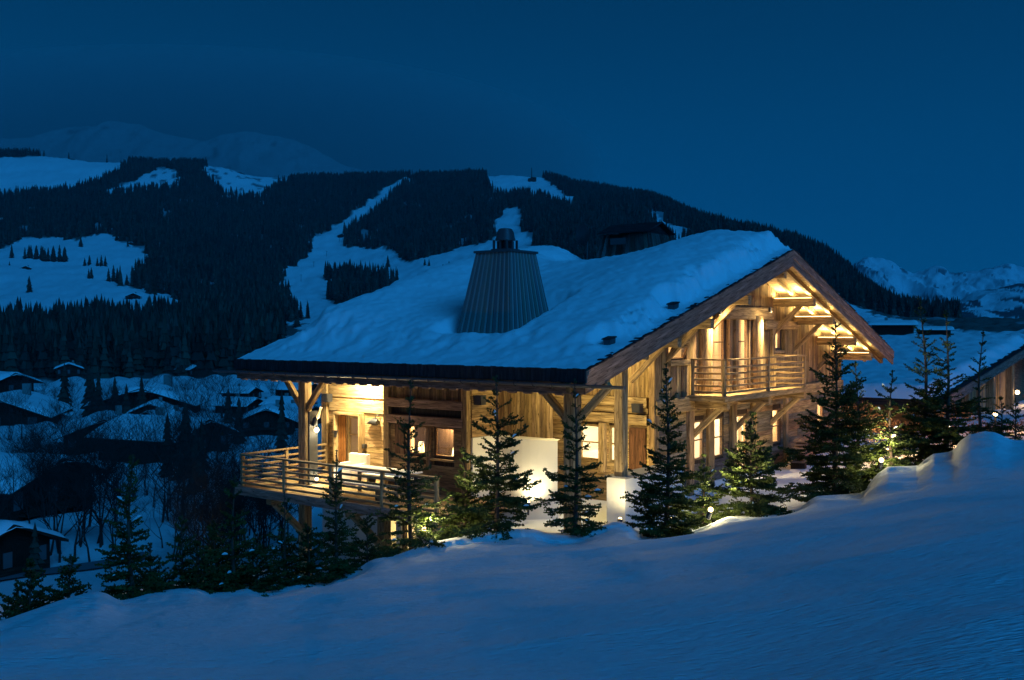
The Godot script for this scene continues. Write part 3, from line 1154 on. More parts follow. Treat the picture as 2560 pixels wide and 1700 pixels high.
	room(Vector3(32.3, -4.72, -17.6), Vector3(39.3, -2.5, -14.445), ["+z"], M.room_wall)
	lamp("room_light", H(26.8, -0.1, -15.4), 6.0, 0.12, Color(1, 0.82, 0.55), chalet)
	lamp("room_light", H(29.9, 0.1, -15.4), 7.0, 0.12, Color(1, 0.82, 0.55), chalet)
	lamp("room_light", H(33.9, 0.0, -15.3), 4.0, 0.12, Color(1, 0.85, 0.6), chalet)
	lamp("room_light", H(27.0, -2.8, -15.7), 10.0, 0.12, Color(1, 0.90, 0.70), chalet)
	lamp("room_light", H(30.4, -2.8, -15.3), 9.0, 0.12, Color(1, 0.88, 0.66), chalet)
	lamp("room_light", H(34.4, -2.9, -15.4), 6.0, 0.12, Color(1, 0.84, 0.58), chalet)
	lamp("room_light", H(37.6, -2.9, -15.4), 5.0, 0.12, Color(1, 0.84, 0.58), chalet)
	for q in [[29.80, -1.9, 0.3, 0.22], [31.45, -1.9, 0.3, 0.25], [31.5, -4.6, -2.7, 0.3], [34.25, -4.4, -2.7, 0.35], [38.3, -4.2, -2.7, 0.35]]:
		var s := tool()
		for i in 6:
			var x0: float = q[0] + q[3] * i / 6.0
			face(s, H(x0, q[1], -14.72 - 0.05 * (i % 2)), H(x0, q[2], -14.72 - 0.05 * (i % 2)), H(x0 + q[3] / 6.0, q[2], -14.72 - 0.05 * ((i + 1) % 2)), H(x0 + q[3] / 6.0, q[1], -14.72 - 0.05 * ((i + 1) % 2)))
		obj("curtain", s, M.curtain, chalet)
	# a shelf and a chair inside the upper room, a worktop in the lower one
	var k := tool()
	box(k, H(28.7, -2.0, -17.6), H(29.5, -0.5, -17.2), Color(0.5, 0.35, 0.25))
	box(k, H(30.2, -2.0, -16.8), H(31.4, -1.2, -16.3), Color(0.35, 0.22, 0.15))
	obj("furniture", k, M.brown_larch, chalet)
	var k2 := tool()
	box(k2, H(25.7, -4.7, -17.9), H(28.2, -3.8, -17.3), Color.WHITE)
	box(k2, H(25.7, -3.2, -18.1), H(28.2, -2.6, -17.8), Color(0.6, 0.6, 0.6))
	obj("kitchen_worktop", k2, M.white_room, chalet)
	# the back and right outer walls close the house
	var bk := tool()
	box(bk, H(22.4, -9.5, -24.95), H(39.6, -0.6, -24.75))
	box(bk, H(39.4, -5.6, -24.75), H(39.6, -0.75, -14.55))
	obj("rear_wall", bk, M.dark_wood, chalet)
	var bw := wall_core("rear_gable", Vector3(39.6 - 30.0, 5.0, -24.95 + 19.0), Vector3.LEFT, 17.2, -0.62, func(a: float) -> float: return roof_top(39.6 - a) - 0.27, [], 0.2, M.dark_wood)
	bw.name = "rear_gable"


func chalet_left_walls() -> void:
	var u := Vector3.BACK
	var mats := [M.larch, M.larch, M.old_larch]
	# far part with the deck door
	var p1 := Vector3(22.4 - HOUSE_BASE.x, -HOUSE_BASE.y, -24.95 - HOUSE_BASE.z)
	var door := Rect2(0.75, -4.67, 1.16, 1.93)
	var low := Rect2(2.55, -7.2, 0.75, 1.35)
	var low2 := Rect2(3.5, -7.2, 0.6, 1.35)
	var flat := func(_a: float) -> float: return -0.34
	var w1 := wall_core("deck_wall", p1, u, 7.1, -9.6, flat, [door, low, low2], 0.22, M.dark_wood)
	boards(w1, p1, u, 0.3, 4.0, -4.67, -1.65, 0.21, false, [door], mats, null, 0.9, 1.1)
	boards(w1, p1, u, 0.3, 4.0, -1.63, -0.4, 0.16, true, [], mats, null, 0.9, 1.1)
	var s := tool()
	beam(s, H(22.40, -4.67, -24.80), H(22.40, -0.5, -24.80), 0.28, 0.28, Vector3.FORWARD, 0.03)
	obj("post", s, M.larch, w1)
	for y in [-2.0, -2.45]:
		s = tool()
		beam(s, H(22.36, y, -24.6), H(22.36, y, -20.9), 0.10, 0.40, Vector3.UP, 0.015)
		obj("beam", s, M.larch, w1)
	# door: open shutter leaf, frame, glazed leaf
	s = tool()
	box(s, H(22.12, -4.67, -24.22), H(22.42, -2.74, -24.16))
	box(s, H(22.12, -4.67, -23.08), H(22.42, -2.74, -23.02))
	box(s, H(22.12, -2.74, -24.22), H(22.42, -2.66, -23.02))
	obj("door_frame", s, M.larch, w1)
	s = tool()
	box(s, H(22.30, -4.62, -24.15), H(22.34, -2.78, -23.86), Color(0.9, 0.55, 0.3))
	obj("shutter", s, M.old_larch, w1)
	window("glass_door", w1, p1, u, Rect2(1.09, -4.62, 0.78, 1.86), 3, 1, M.larch, 0.06, 0.09)
	s = tool()
	box(s, H(22.24, -3.75, -23.02), H(22.36, -3.62, -22.93))
	box(s, H(22.24, -3.95, -23.02), H(22.36, -3.85, -22.95))
	obj("door_handle", s, M.metal, w1)
	room(Vector3(22.7, -4.66, -24.7), Vector3(25.0, -2.6, -21.1), ["-x"], M.room_wall)
	lamp("room_light", H(24.5, -3.4, -22.0), 0.8, 0.1, Color(1, 0.8, 0.55), chalet)
	# plaster storey under the deck
	s = tool()
	for q in [[-24.95, -22.4, -9.6, -4.8], [-22.4, -21.65, -9.6, -7.2], [-22.4, -21.65, -5.85, -4.8], [-21.65, -21.45, -9.6, -4.8], [-21.45, -20.85, -9.6, -7.2], [-21.45, -20.85, -5.85, -4.8], [-20.85, -17.9, -9.6, -4.8]]:
		box(s, H(22.33, q[2], q[0]), H(22.40, q[3], q[1]))
	obj("plaster_wall", s, M.plaster, w1)
	window("window", w1, p1, u, low, 1, 2, M.grey_wood, 0.05)
	window("window", w1, p1, u, low2, 1, 1, M.grey_wood, 0.05)
	room(Vector3(22.7, -7.6, -22.8), Vector3(25.0, -5.2, -20.4), ["-x"], M.room_wall)
	lamp("room_light", H(23.8, -5.6, -21.6), 2.0, 0.12, Color(1, 0.9, 0.66), chalet)
	# the bay with two windows
	var p2 := Vector3(21.3 - HOUSE_BASE.x, -HOUSE_BASE.y, -21.05 - HOUSE_BASE.z)
	var win := [Rect2(0.88, -3.62, 0.76, 0.86), Rect2(1.90, -3.62, 0.76, 0.86)]
	var flat2 := func(_a: float) -> float: return -0.66
	var w2 := wall_core("bay_wall", p2, u, 3.2, -5.2, flat2, win, 0.12, M.dark_wood)
	boards(w2, p2, u, 0.2, 3.0, -4.9, -2.78, 0.2, false, win, [M.brown_larch, M.old_larch])
	boards(w2, p2, u, 0.2, 3.0, -2.05, -0.7, 0.15, true, [], [M.brown_larch, M.old_larch], null, 0.6, 0.95)
	for y in [-2.14, -2.62]:
		s = tool()
		beam(s, H(21.24, y, -20.9), H(21.24, y, -18.0), 0.16, 0.26, Vector3.UP, 0.02)
		obj("beam", s, M.barge, w2)
	for zz in [-20.94, -17.96]:
		s = tool()
		beam(s, H(21.28, -5.2, zz), H(21.28, -0.7, zz), 0.22, 0.22, Vector3.FORWARD, 0.02)
		obj("post", s, M.old_larch, w2)
	s = tool()
	beam(s, H(21.27, -4.0, -19.3), H(21.27, -2.8, -19.3), 0.2, 0.14, Vector3.FORWARD, 0.02)
	obj("post", s, M.brown_larch, w2)
	for r in win:
		window("window", w2, p2, u, r, 1, 1, M.brown_larch, 0.04)
		s = tool()
		beam(s, H(21.24, r.position.y - 0.06, r.position.x - 21.1), H(21.24, r.position.y - 0.06, r.end.x - 21.0), 0.16, 0.06)
		obj("sill", s, M.larch, w2)
	var shutters := tool()
	box(shutters, H(21.22, -3.62, -20.62), H(21.26, -2.78, -20.25), Color(0.6, 0.5, 0.5))
	obj("shutter", shutters, M.brown_larch, w2)
	room(Vector3(21.55, -4.6, -20.95), Vector3(24.6, -2.55, -18.0), ["-x"], M.room_wall)
	lamp("room_light", H(22.2, -2.8, -19.3), 11.0, 0.12, Color(1, 0.84, 0.56), chalet)
	s = tool()
	for i in 5:
		box(s, H(23.6, -4.4, -20.6 + i * 0.52), H(23.64, -2.6, -20.35 + i * 0.52), Color(1, 0.85 - 0.1 * (i % 2), 0.6))
	obj("curtain", s, M.curtain, chalet)
	# the bay's side towards the porch
	var p3 := Vector3(21.3 - HOUSE_BASE.x, -HOUSE_BASE.y, -17.85 - HOUSE_BASE.z)
	var w3 := wall_core("bay_side_wall", p3, Vector3.RIGHT, 1.2, -5.2, flat2, [], 0.2, M.dark_wood)
	boards(w3, p3, Vector3.RIGHT, 0.05, 1.2, -3.0, -0.7, 0.2, false, [], mats)
	var pl := tool()
	box(pl, H(21.35, -5.4, -17.85), H(22.5, -3.01, -17.79))
	obj("plaster_wall", pl, M.plaster, w3)
	# hood of upright boards over white plaster
	var p4 := Vector3(22.5 - HOUSE_BASE.x, -HOUSE_BASE.y, -17.85 - HOUSE_BASE.z)
	var w4 := wall_core("hood_wall", p4, u, 1.75, -5.4, func(_a: float) -> float: return -0.32, [], 0.25, M.old_larch)
	boards(w4, p4, u, 0.0, 1.75, -3.0, -0.4, 0.14, true, [], [M.larch, M.old_larch, M.old_larch], null, 0.7, 1.1)
	var bow := tool()
	for i in 8:
		var a0 := i / 8.0
		var a1 := (i + 1) / 8.0
		var b0 := 0.34 * sin(PI * (0.12 + 0.76 * a0))
		var b1 := 0.34 * sin(PI * (0.12 + 0.76 * a1))
		var z0 := -17.78 + 2.1 * a0
		var z1 := -17.78 + 2.1 * a1
		face(bow, H(22.5 - b0, -5.4, z0), H(22.5 - b0, -3.03, z0), H(22.5 - b1, -3.03, z1), H(22.5 - b1, -5.4, z1))
		face(bow, H(22.5 - b0, -3.03, z0), H(22.5, -3.0, z0), H(22.5, -3.0, z1), H(22.5 - b1, -3.03, z1))
	box(bow, H(22.5, -5.4, -16.1), H(22.78, -3.02, -16.06))
	obj("bowed_plaster", bow, M.plaster, w4)
	# the hood's end and the porch wall behind it
	var p5 := Vector3(22.5 - HOUSE_BASE.x, -HOUSE_BASE.y, -17.98 - HOUSE_BASE.z)
	var w5 := wall_core("porch_end_wall", p5, Vector3.RIGHT, 2.7, -5.4, func(_a: float) -> float: return -0.32, [], 0.2, M.dark_wood)
	boards(w5, p5, Vector3.RIGHT, 0.0, 2.7, -5.2, -0.4, 0.2, false, [], mats)
	var p6 := Vector3(25.2 - HOUSE_BASE.x, -HOUSE_BASE.y, -18.0 - HOUSE_BASE.z)
	var holes := [Rect2(1.15, -3.90, 0.72, 1.06), Rect2(2.18, -3.90, 0.32, 1.06), Rect2(1.92, -3.90, 0.001, 0.01)]
	holes.remove_at(2)
	var w6 := wall_core("porch_wall", p6, u, 3.66, -5.6, func(_a: float) -> float: return 0.48, holes, 0.11, M.dark_wood)
	boards(w6, p6, u, 0.0, 3.6, -5.2, -2.76, 0.2, false, holes, mats, null, 0.9, 1.1)
	boards(w6, p6, u, 0.0, 3.6, -1.97, 0.44, 0.15, true, [], [M.larch, M.old_larch], null, 0.7, 1.0)
	for b in [[-2.12, 0.28, 0.14], [-2.36, 0.18, 0.06], [-2.61, 0.28, 0.14]]:
		s = tool()
		beam(s, H(25.2 - b[2] / 2.0, b[0], -17.9), H(25.2 - b[2] / 2.0, b[0], -14.5), b[2], b[1], Vector3.UP, 0.015)
		obj("beam", s, M.larch, w6)
	for r in holes:
		window("window", w6, p6, u, r, 2, 1, M.larch, 0.03)
	s = tool()
	beam(s, H(25.12, -4.2, -15.98), H(25.12, -2.76, -15.98), 0.26, 0.2, Vector3.FORWARD, 0.02)
	obj("post", s, M.larch, w6)
	s = tool()
	box(s, H(25.10, -4.72, -15.1), H(25.16, -2.85, -14.55), Color(0.5, 0.35, 0.3))
	obj("shutter", s, M.brown_larch, w6)
	# porch frame: posts, braces and beams
	for q in [[19.95, -13.55, -5.0, -1.30, 0.32], [22.3, -13.65, -3.82, -0.55, 0.27], [20.35, -23.5, -9.5, -1.20, 0.30]]:
		s = tool()
		beam(s, H(q[0], q[2], q[1]), H(q[0], q[3], q[1]), q[4], q[4], Vector3.FORWARD, 0.025)
		var post := obj("post", s, M.larch, chalet)
		if q[0] < 21.0:
			for k in [-1, 1]:
				s = tool()
				beam(s, H(q[0], -2.42 + (0.2 if q[1] > -20.0 else 0.0), q[1] + k * 0.1), H(q[0], -1.32, q[1] + k * 1.05), 0.16, 0.17, Vector3.UP, 0.02)
				obj("brace", s, M.larch, post)
	s = tool()
	beam(s, H(20.15, -1.20, -25.1), H(20.15, -1.20, -12.7), 0.24, 0.28, Vector3.UP, 0.02)
	obj("eave_purlin", s, M.larch, chalet)
	s = tool()
	beam(s, H(22.3, -0.66, -14.9), H(22.3, -0.66, -12.9), 0.22, 0.28, Vector3.UP, 0.02)
	obj("purlin", s, M.larch, chalet)
	s = tool()
	beam(s, H(22.3, -1.02, -13.65), H(24.3, -0.02, -13.65), 0.16, 0.2, Vector3.UP, 0.02)
	obj("brace", s, M.larch, chalet)
	# white pillar and low wall under the right post
	s = tool()
	box(s, H(22.1, -5.6, -13.95), H(25.2, -3.82, -13.4))
	obj("low_wall", s, M.plaster, chalet)
	s = tool()
	box(s, H(22.06, -3.82, -13.99), H(25.2, -3.78, -13.36))
	obj("coping", s, M.stone, chalet)


func chalet_deck() -> void:
	var s := tool()
	box(s, H(18.85, -4.86, -24.75), H(22.33, -4.705, -16.8))
	var deck := obj("deck", s, M.brown_larch, chalet)
	var x := 18.88
	while x < 22.3:
		s = tool()
		box(s, H(x, -4.703, -24.74), H(minf(x + 0.138, 22.32), -4.67 + rng.randf() * 0.003, -16.82), tone(0.85, 1.1))
		obj("plank", s, M.larch, deck)
		x += 0.144
	for q in [[Vector3(18.80, -4.78, -24.8), Vector3(18.80, -4.78, -16.8)], [Vector3(18.82, -4.78, -24.8), Vector3(22.3, -4.78, -24.8)]]:
		s = tool()
		beam(s, q[0] - HOUSE_BASE, q[1] - HOUSE_BASE, 0.05, 0.26, Vector3.UP, 0.006)
		obj("fascia", s, M.barge, deck)
	railing(deck, [Vector3(22.3, -4.67, -24.68), Vector3(18.93, -4.67, -24.68), Vector3(18.93, -4.67, -16.9)], 0.955, 1.75)
	for zz in [-23.5, -20.2, -17.4]:
		s = tool()
		beam(s, H(18.98, -4.99, zz), H(22.3, -4.99, zz), 0.2, 0.26, Vector3.UP, 0.02)
		var b := obj("deck_beam", s, M.larch, deck)
		s = tool()
		beam(s, H(19.2, -5.1, zz), H(20.3, -6.15, zz), 0.17, 0.18, Vector3.UP, 0.02)
		obj("brace", s, M.larch, b)
		if zz > -23.0:
			s = tool()
			beam(s, H(20.35, -9.5, zz), H(20.35, -5.12, zz), 0.28, 0.28, Vector3.FORWARD, 0.02)
			obj("post", s, M.larch, b)


# posts, a broad hand rail and five slats between the corners
func railing(parent: Node3D, corners: Array, high: float, every: float) -> void:
	var rail := Node3D.new()
	rail.name = "railing"
	for i in corners.size() - 1:
		var a: Vector3 = corners[i] - HOUSE_BASE
		var b: Vector3 = corners[i + 1] - HOUSE_BASE
		var l := a.distance_to(b)
		var dir := (b - a) / l
		var n := maxi(1, roundi(l / every))
		for k in range(0 if i == 0 else 1, n + 1):
			var at := a + dir * clampf(l * k / n, 0.05, l - 0.05)
			var s := tool()
			beam(s, at, at + Vector3.UP * (high - 0.05), 0.10, 0.10, Vector3.FORWARD, 0.01)
			obj("rail_post", s, M.larch, parent)
		var s := tool()
		beam(s, a + Vector3.UP * (high - 0.025), b + Vector3.UP * (high - 0.025), 0.15, 0.05, Vector3.UP, 0.01)
		obj("hand_rail", s, M.old_larch, parent)
		for k in 5:
			s = tool()
			var y := high * (0.10 + 0.168 * k)
			var out := dir.cross(Vector3.UP) * -0.0
			beam(s, a + out + Vector3.UP * y, b + out + Vector3.UP * y, 0.06, 0.062, Vector3.UP, 0.008)
			obj("slat", s, M.old_larch, parent)
	rail.free()


func chalet_balcony() -> void:
	var s := tool()
	box(s, H(27.0, -2.13, -14.22), H(33.45, -2.03, -13.06))
	var bal := obj("balcony", s, M.old_larch, chalet)
	var x := 27.0
	while x < 33.4:
		s = tool()
		box(s, H(x, -2.028, -14.22), H(minf(x + 0.155, 33.45), -1.995 + rng.randf() * 0.003, -13.02), tone(0.9, 1.1))
		obj("plank", s, M.larch, bal)
		x += 0.16
	for q in [[Vector3(26.9, -2.07, -13.0), Vector3(33.5, -2.07, -13.0)], [Vector3(26.94, -2.07, -13.04), Vector3(26.94, -2.07, -14.2)]]:
		s = tool()
		beam(s, q[0] - HOUSE_BASE, q[1] - HOUSE_BASE, 0.05, 0.15, Vector3.UP, 0.006)
		obj("fascia", s, M.old_larch, bal)
	railing(bal, [Vector3(27.2, -1.995, -14.2), Vector3(27.2, -1.995, -13.1), Vector3(33.2, -1.995, -13.1), Vector3(33.2, -1.995, -14.2)], 1.09, 3.0)
	for q in [27.35, 30.3, 33.2]:
		s = tool()
		beam(s, H(q, -2.26, -14.4), H(q, -2.26, -13.08), 0.2, 0.24, Vector3.UP, 0.025)
		var b := obj("balcony_beam", s, M.old_larch, bal)
		s = tool()
		beam(s, H(q, -2.33, -13.3), H(q, -3.28, -14.32), 0.15, 0.17, Vector3.UP, 0.02)
		obj("brace", s, M.larch, b)


func chalet_chimneys() -> void:
	# the large boarded chimney hood on the left slope
	var core := tool()
	var B := [Vector3(21.5, -0.5, -16.6), Vector3(23.5, -0.2, -16.6), Vector3(23.5, -0.2, -18.6), Vector3(21.5, -0.5, -18.6)]
	var T := [Vector3(22.05, 2.1, -17.05), Vector3(23.25, 2.1, -17.05), Vector3(23.25, 2.1, -18.25), Vector3(22.05, 2.1, -18.25)]
	var inset := func(v: Vector3, c: Vector3) -> Vector3: return c + Vector3((v.x - c.x) * 0.97, v.y - c.y, (v.z - c.z) * 0.97) - HOUSE_BASE
	var q := []
	for v in B:
		q.append(inset.call(v - Vector3(0, 0.3, 0), Vector3(22.5, 0, -17.6)))
	for v in T:
		q.append(inset.call(v, Vector3(22.65, 0, -17.65)))
	hexa(core, q)
	var ch := obj("chimney", core, M.dark_wood, chalet)
	for side in 4:
		var b0: Vector3 = B[side]
		var b1: Vector3 = B[(side + 1) % 4]
		var t0: Vector3 = T[side]
		var t1: Vector3 = T[(side + 1) % 4]
		var n := 18
		for i in n:
			var f0 := (i + (0.04 if i % 2 else -0.08)) / n
			var f1 := (i + (0.62 if i % 2 else 1.0)) / n
			var out := (t0 - b0).cross(b1 - b0).normalized()
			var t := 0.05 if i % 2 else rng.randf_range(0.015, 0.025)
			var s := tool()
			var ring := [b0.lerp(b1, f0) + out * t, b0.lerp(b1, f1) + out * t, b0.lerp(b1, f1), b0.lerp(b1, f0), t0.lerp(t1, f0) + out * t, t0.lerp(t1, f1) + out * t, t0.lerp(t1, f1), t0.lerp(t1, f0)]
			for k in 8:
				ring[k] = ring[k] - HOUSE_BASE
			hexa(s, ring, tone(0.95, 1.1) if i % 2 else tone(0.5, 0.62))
			obj("plank", s, M.chimney_wood, ch)
	var cap := tool()
	box(cap, H(22.0, 2.1, -18.3), H(23.3, 2.16, -17.0))
	obj("cap", cap, M.zinc, ch)
	var cowl := tool()
	var cx := 22.62
	var cz := -17.65
	box(cowl, H(cx - 0.29, 2.16, cz - 0.29), H(cx + 0.29, 2.22, cz + 0.29))
	for k in [[-1, -1], [1, -1], [1, 1], [-1, 1], [0, 1], [-1, 0]]:
		box(cowl, H(cx + k[0] * 0.23 - 0.025, 2.22, cz + k[1] * 0.23 - 0.025), H(cx + k[0] * 0.23 + 0.025, 2.47, cz + k[1] * 0.23 + 0.025))
	box(cowl, H(cx - 0.17, 2.22, cz - 0.17), H(cx + 0.17, 2.44, cz + 0.17), Color(0.4, 0.4, 0.4))
	var prof := [[0.29, 2.46], [0.29, 2.50], [0.27, 2.54], [0.25, 2.68], [0.19, 2.78], [0.15, 2.80]]
	var pts := []
	var rad := []
	for p in prof:
		pts.append(H(cx, p[1], cz))
		rad.append(p[0])
	tube(cowl, pts, rad, 14)
	obj("cowl", cowl, M.zinc, ch)
	# the second one behind the mound of snow, with a little gabled cap
	var c2 := tool()
	var q2 := []
	for v in [[30.45, 1.9, -17.45], [32.55, 1.9, -17.45], [32.55, 1.9, -19.9], [30.45, 1.9, -19.9], [30.68, 3.3, -17.75], [32.3, 3.3, -17.75], [32.3, 3.3, -19.55], [30.68, 3.3, -19.55]]:
		q2.append(H(v[0], v[1], v[2]))
	hexa(c2, q2, Color(0.8, 0.8, 0.8))
	var ch2 := obj("chimney", c2, M.dark_wood, chalet)
	for side in [0, 3]:
		for i in 11:
			var a: Vector3 = q2[side]
			var b: Vector3 = q2[(side + 1) % 4]
			var c: Vector3 = q2[side + 4]
			var d: Vector3 = q2[(side + 1) % 4 + 4]
			var out := (c - a).cross(b - a).normalized()
			var t := rng.randf_range(0.018, 0.04)
			var f0 := (i + 0.03) / 11.0
			var f1 := (i + 0.97) / 11.0
			var s := tool()
			hexa(s, [a.lerp(b, f0) + out * t, a.lerp(b, f1) + out * t, a.lerp(b, f1), a.lerp(b, f0), c.lerp(d, f0) + out * t, c.lerp(d, f1) + out * t, c.lerp(d, f1), c.lerp(d, f0)], tone(0.75, 1.1))
			obj("plank", s, M.chimney_wood, ch2)
	var cap2 := tool()
	for k in [0, 1]:
		var xa := 30.56 if k == 0 else 31.5
		var xb := 31.5 if k == 0 else 32.44
		var ya := 3.32 if k == 0 else 3.68
		var yb := 3.68 if k == 0 else 3.32
		hexa(cap2, [H(xa, ya, -17.6), H(xb, yb, -17.6), H(xb, yb, -19.7), H(xa, ya, -19.7), H(xa, ya + 0.05, -17.6), H(xb, yb + 0.05, -17.6), H(xb, yb + 0.05, -19.7), H(xa, ya + 0.05, -19.7)])
	tri(cap2, H(30.7, 3.3, -17.78), H(31.5, 3.64, -17.78), H(32.3, 3.3, -17.78))
	obj("cap", cap2, M.shingle, ch2)
	var hatch := tool()
	box(hatch, H(30.62, 2.92, -19.2), H(30.70, 3.16, -18.55))
	obj("hatch", hatch, M.zinc, ch2)


# ---------- snow on the big roof
func away(x: float, z: float, x0: float, x1: float, z0: float, z1: float) -> float:
	return Vector2(maxf(maxf(x0 - x, x - x1), 0.0), maxf(maxf(z0 - z, z - z1), 0.0)).length()


func snow_depth(x: float, z: float) -> float:
	var n := noise_a.get_noise_2d(x * 0.9, z * 0.9)
	var n2 := noise_a.get_noise_2d(x * 3.1 + 20.0, z * 3.1)
	var de := x - 19.06 + 0.35 * n
	var df := -12.58 - z + 0.30 * n + 0.12 * n2
	var main := smoothstep(0.55, 2.6, de) * smoothstep(0.3, 1.6, 41.2 - x) * smoothstep(0.30, 0.95, df) * smoothstep(0.1, 1.8, z + 25.25 + 0.3 * n)
	var deep := 0.36 + 0.42 * exp(-pow((z + 15.2) / 2.3, 2.0)) * smoothstep(21.5, 26.0, x) * (1.0 - smoothstep(33.5, 36.5, x))
	deep += 0.52 * exp(-pow((z + 23.4) / 1.9, 2.0)) * (1.0 - smoothstep(27.0, 31.0, x)) + 0.30 * exp(-pow((x - 30.2) / 2.2, 2.0) - pow((z + 22.3) / 1.0, 2.0))
	deep += 0.022 * noise_b.get_noise_2d(x * 0.45, z * 0.45) + 0.014 * n + 0.009 * n2
	var hollow := smoothstep(0.04, 0.55 + 0.2 * n, away(x, z, 21.35, 23.6, -18.75, -16.5)) * smoothstep(0.1, 1.3 + 0.4 * n, away(x, z, 30.0, 32.8, -20.3, -17.2))
	for v in [[20.95, -13.15], [24.05, -13.1]]:
		hollow *= smoothstep(0.15, 0.4, away(x, z, v[0] - 0.16, v[0] + 0.16, v[1] - 0.14, v[1] + 0.14))
	var dust := 0.060 + 0.030 * n + 0.026 * n2 + 0.05 * smoothstep(0.0, 1.2, minf(de, df))
	if de < 0.06 or df < 0.02:
		dust = minf(dust, 0.06)
	return dust + maxf(deep * main * hollow, 0.0)


func roof_snow_blanket() -> void:
	var cols := 250
	var rows := 150
	var p := PackedVector3Array()
	for i in rows:
		var z := lerpf(-12.62, -25.22, i / float(rows - 1))
		for j in cols:
			var x := lerpf(19.08, 41.14, j / float(cols - 1))
			var y := minf(roof_left(x), roof_right(x))
			var ridge := exp(-pow((x - 30.97) / 0.9, 2.0)) * 0.10
			y += snow_depth(x, z) - ridge * smoothstep(0.5, 1.5, -12.58 - z)
			p.append(world(x, y, z))
	var o := put("roof_snow", sheet(rows, cols, p), M.snow, self)
	tag(o, "thick snow blanket lying on the large chalet's roof", "snow")
	o.set_meta("kind", "stuff")


# ---------- lamps and other things fixed to or standing by the chalet
func at_house(called: String, label: String, category: String, x: float, y: float, z: float, group := "") -> Node3D:
	return thing(called, label, category, world(x, y, z), HOUSE_TURN, group)


func globe(parent: Node3D, c: Vector3, r: float, m: Material) -> void:
	var b := SphereMesh.new()
	b.radius = r
	b.height = r * 2.0
	b.radial_segments = 16
	b.rings = 8
	put("bulb", b, m, parent).position = c


const WARM := Color(1.0, 0.90, 0.66)
const YELLOW := Color(1.0, 0.91, 0.62)
const PALE := Color(1.0, 0.93, 0.72)


func ground_spot(x: float, y: float, z: float, towards: Vector3, energy: float, angle: float, col: Color, label: String) -> void:
	var t := at_house("ground_spotlight", label, "spotlight", x, y, z)
	var d := towards.normalized()
	var st := tool()
	tube(st, [-d * 0.16, d * 0.0, d * 0.02], [0.05, 0.065, 0.07], 12, Color.WHITE, true)
	box(st, Vector3(-0.02, -0.3, -0.02), Vector3(0.02, -0.05, 0.02))
	obj("housing", st, M.metal, t)
	globe(t, d * 0.05, 0.045, M.glow)
	spot("light", d * 0.06, d, energy, angle, col, t, 0.9)


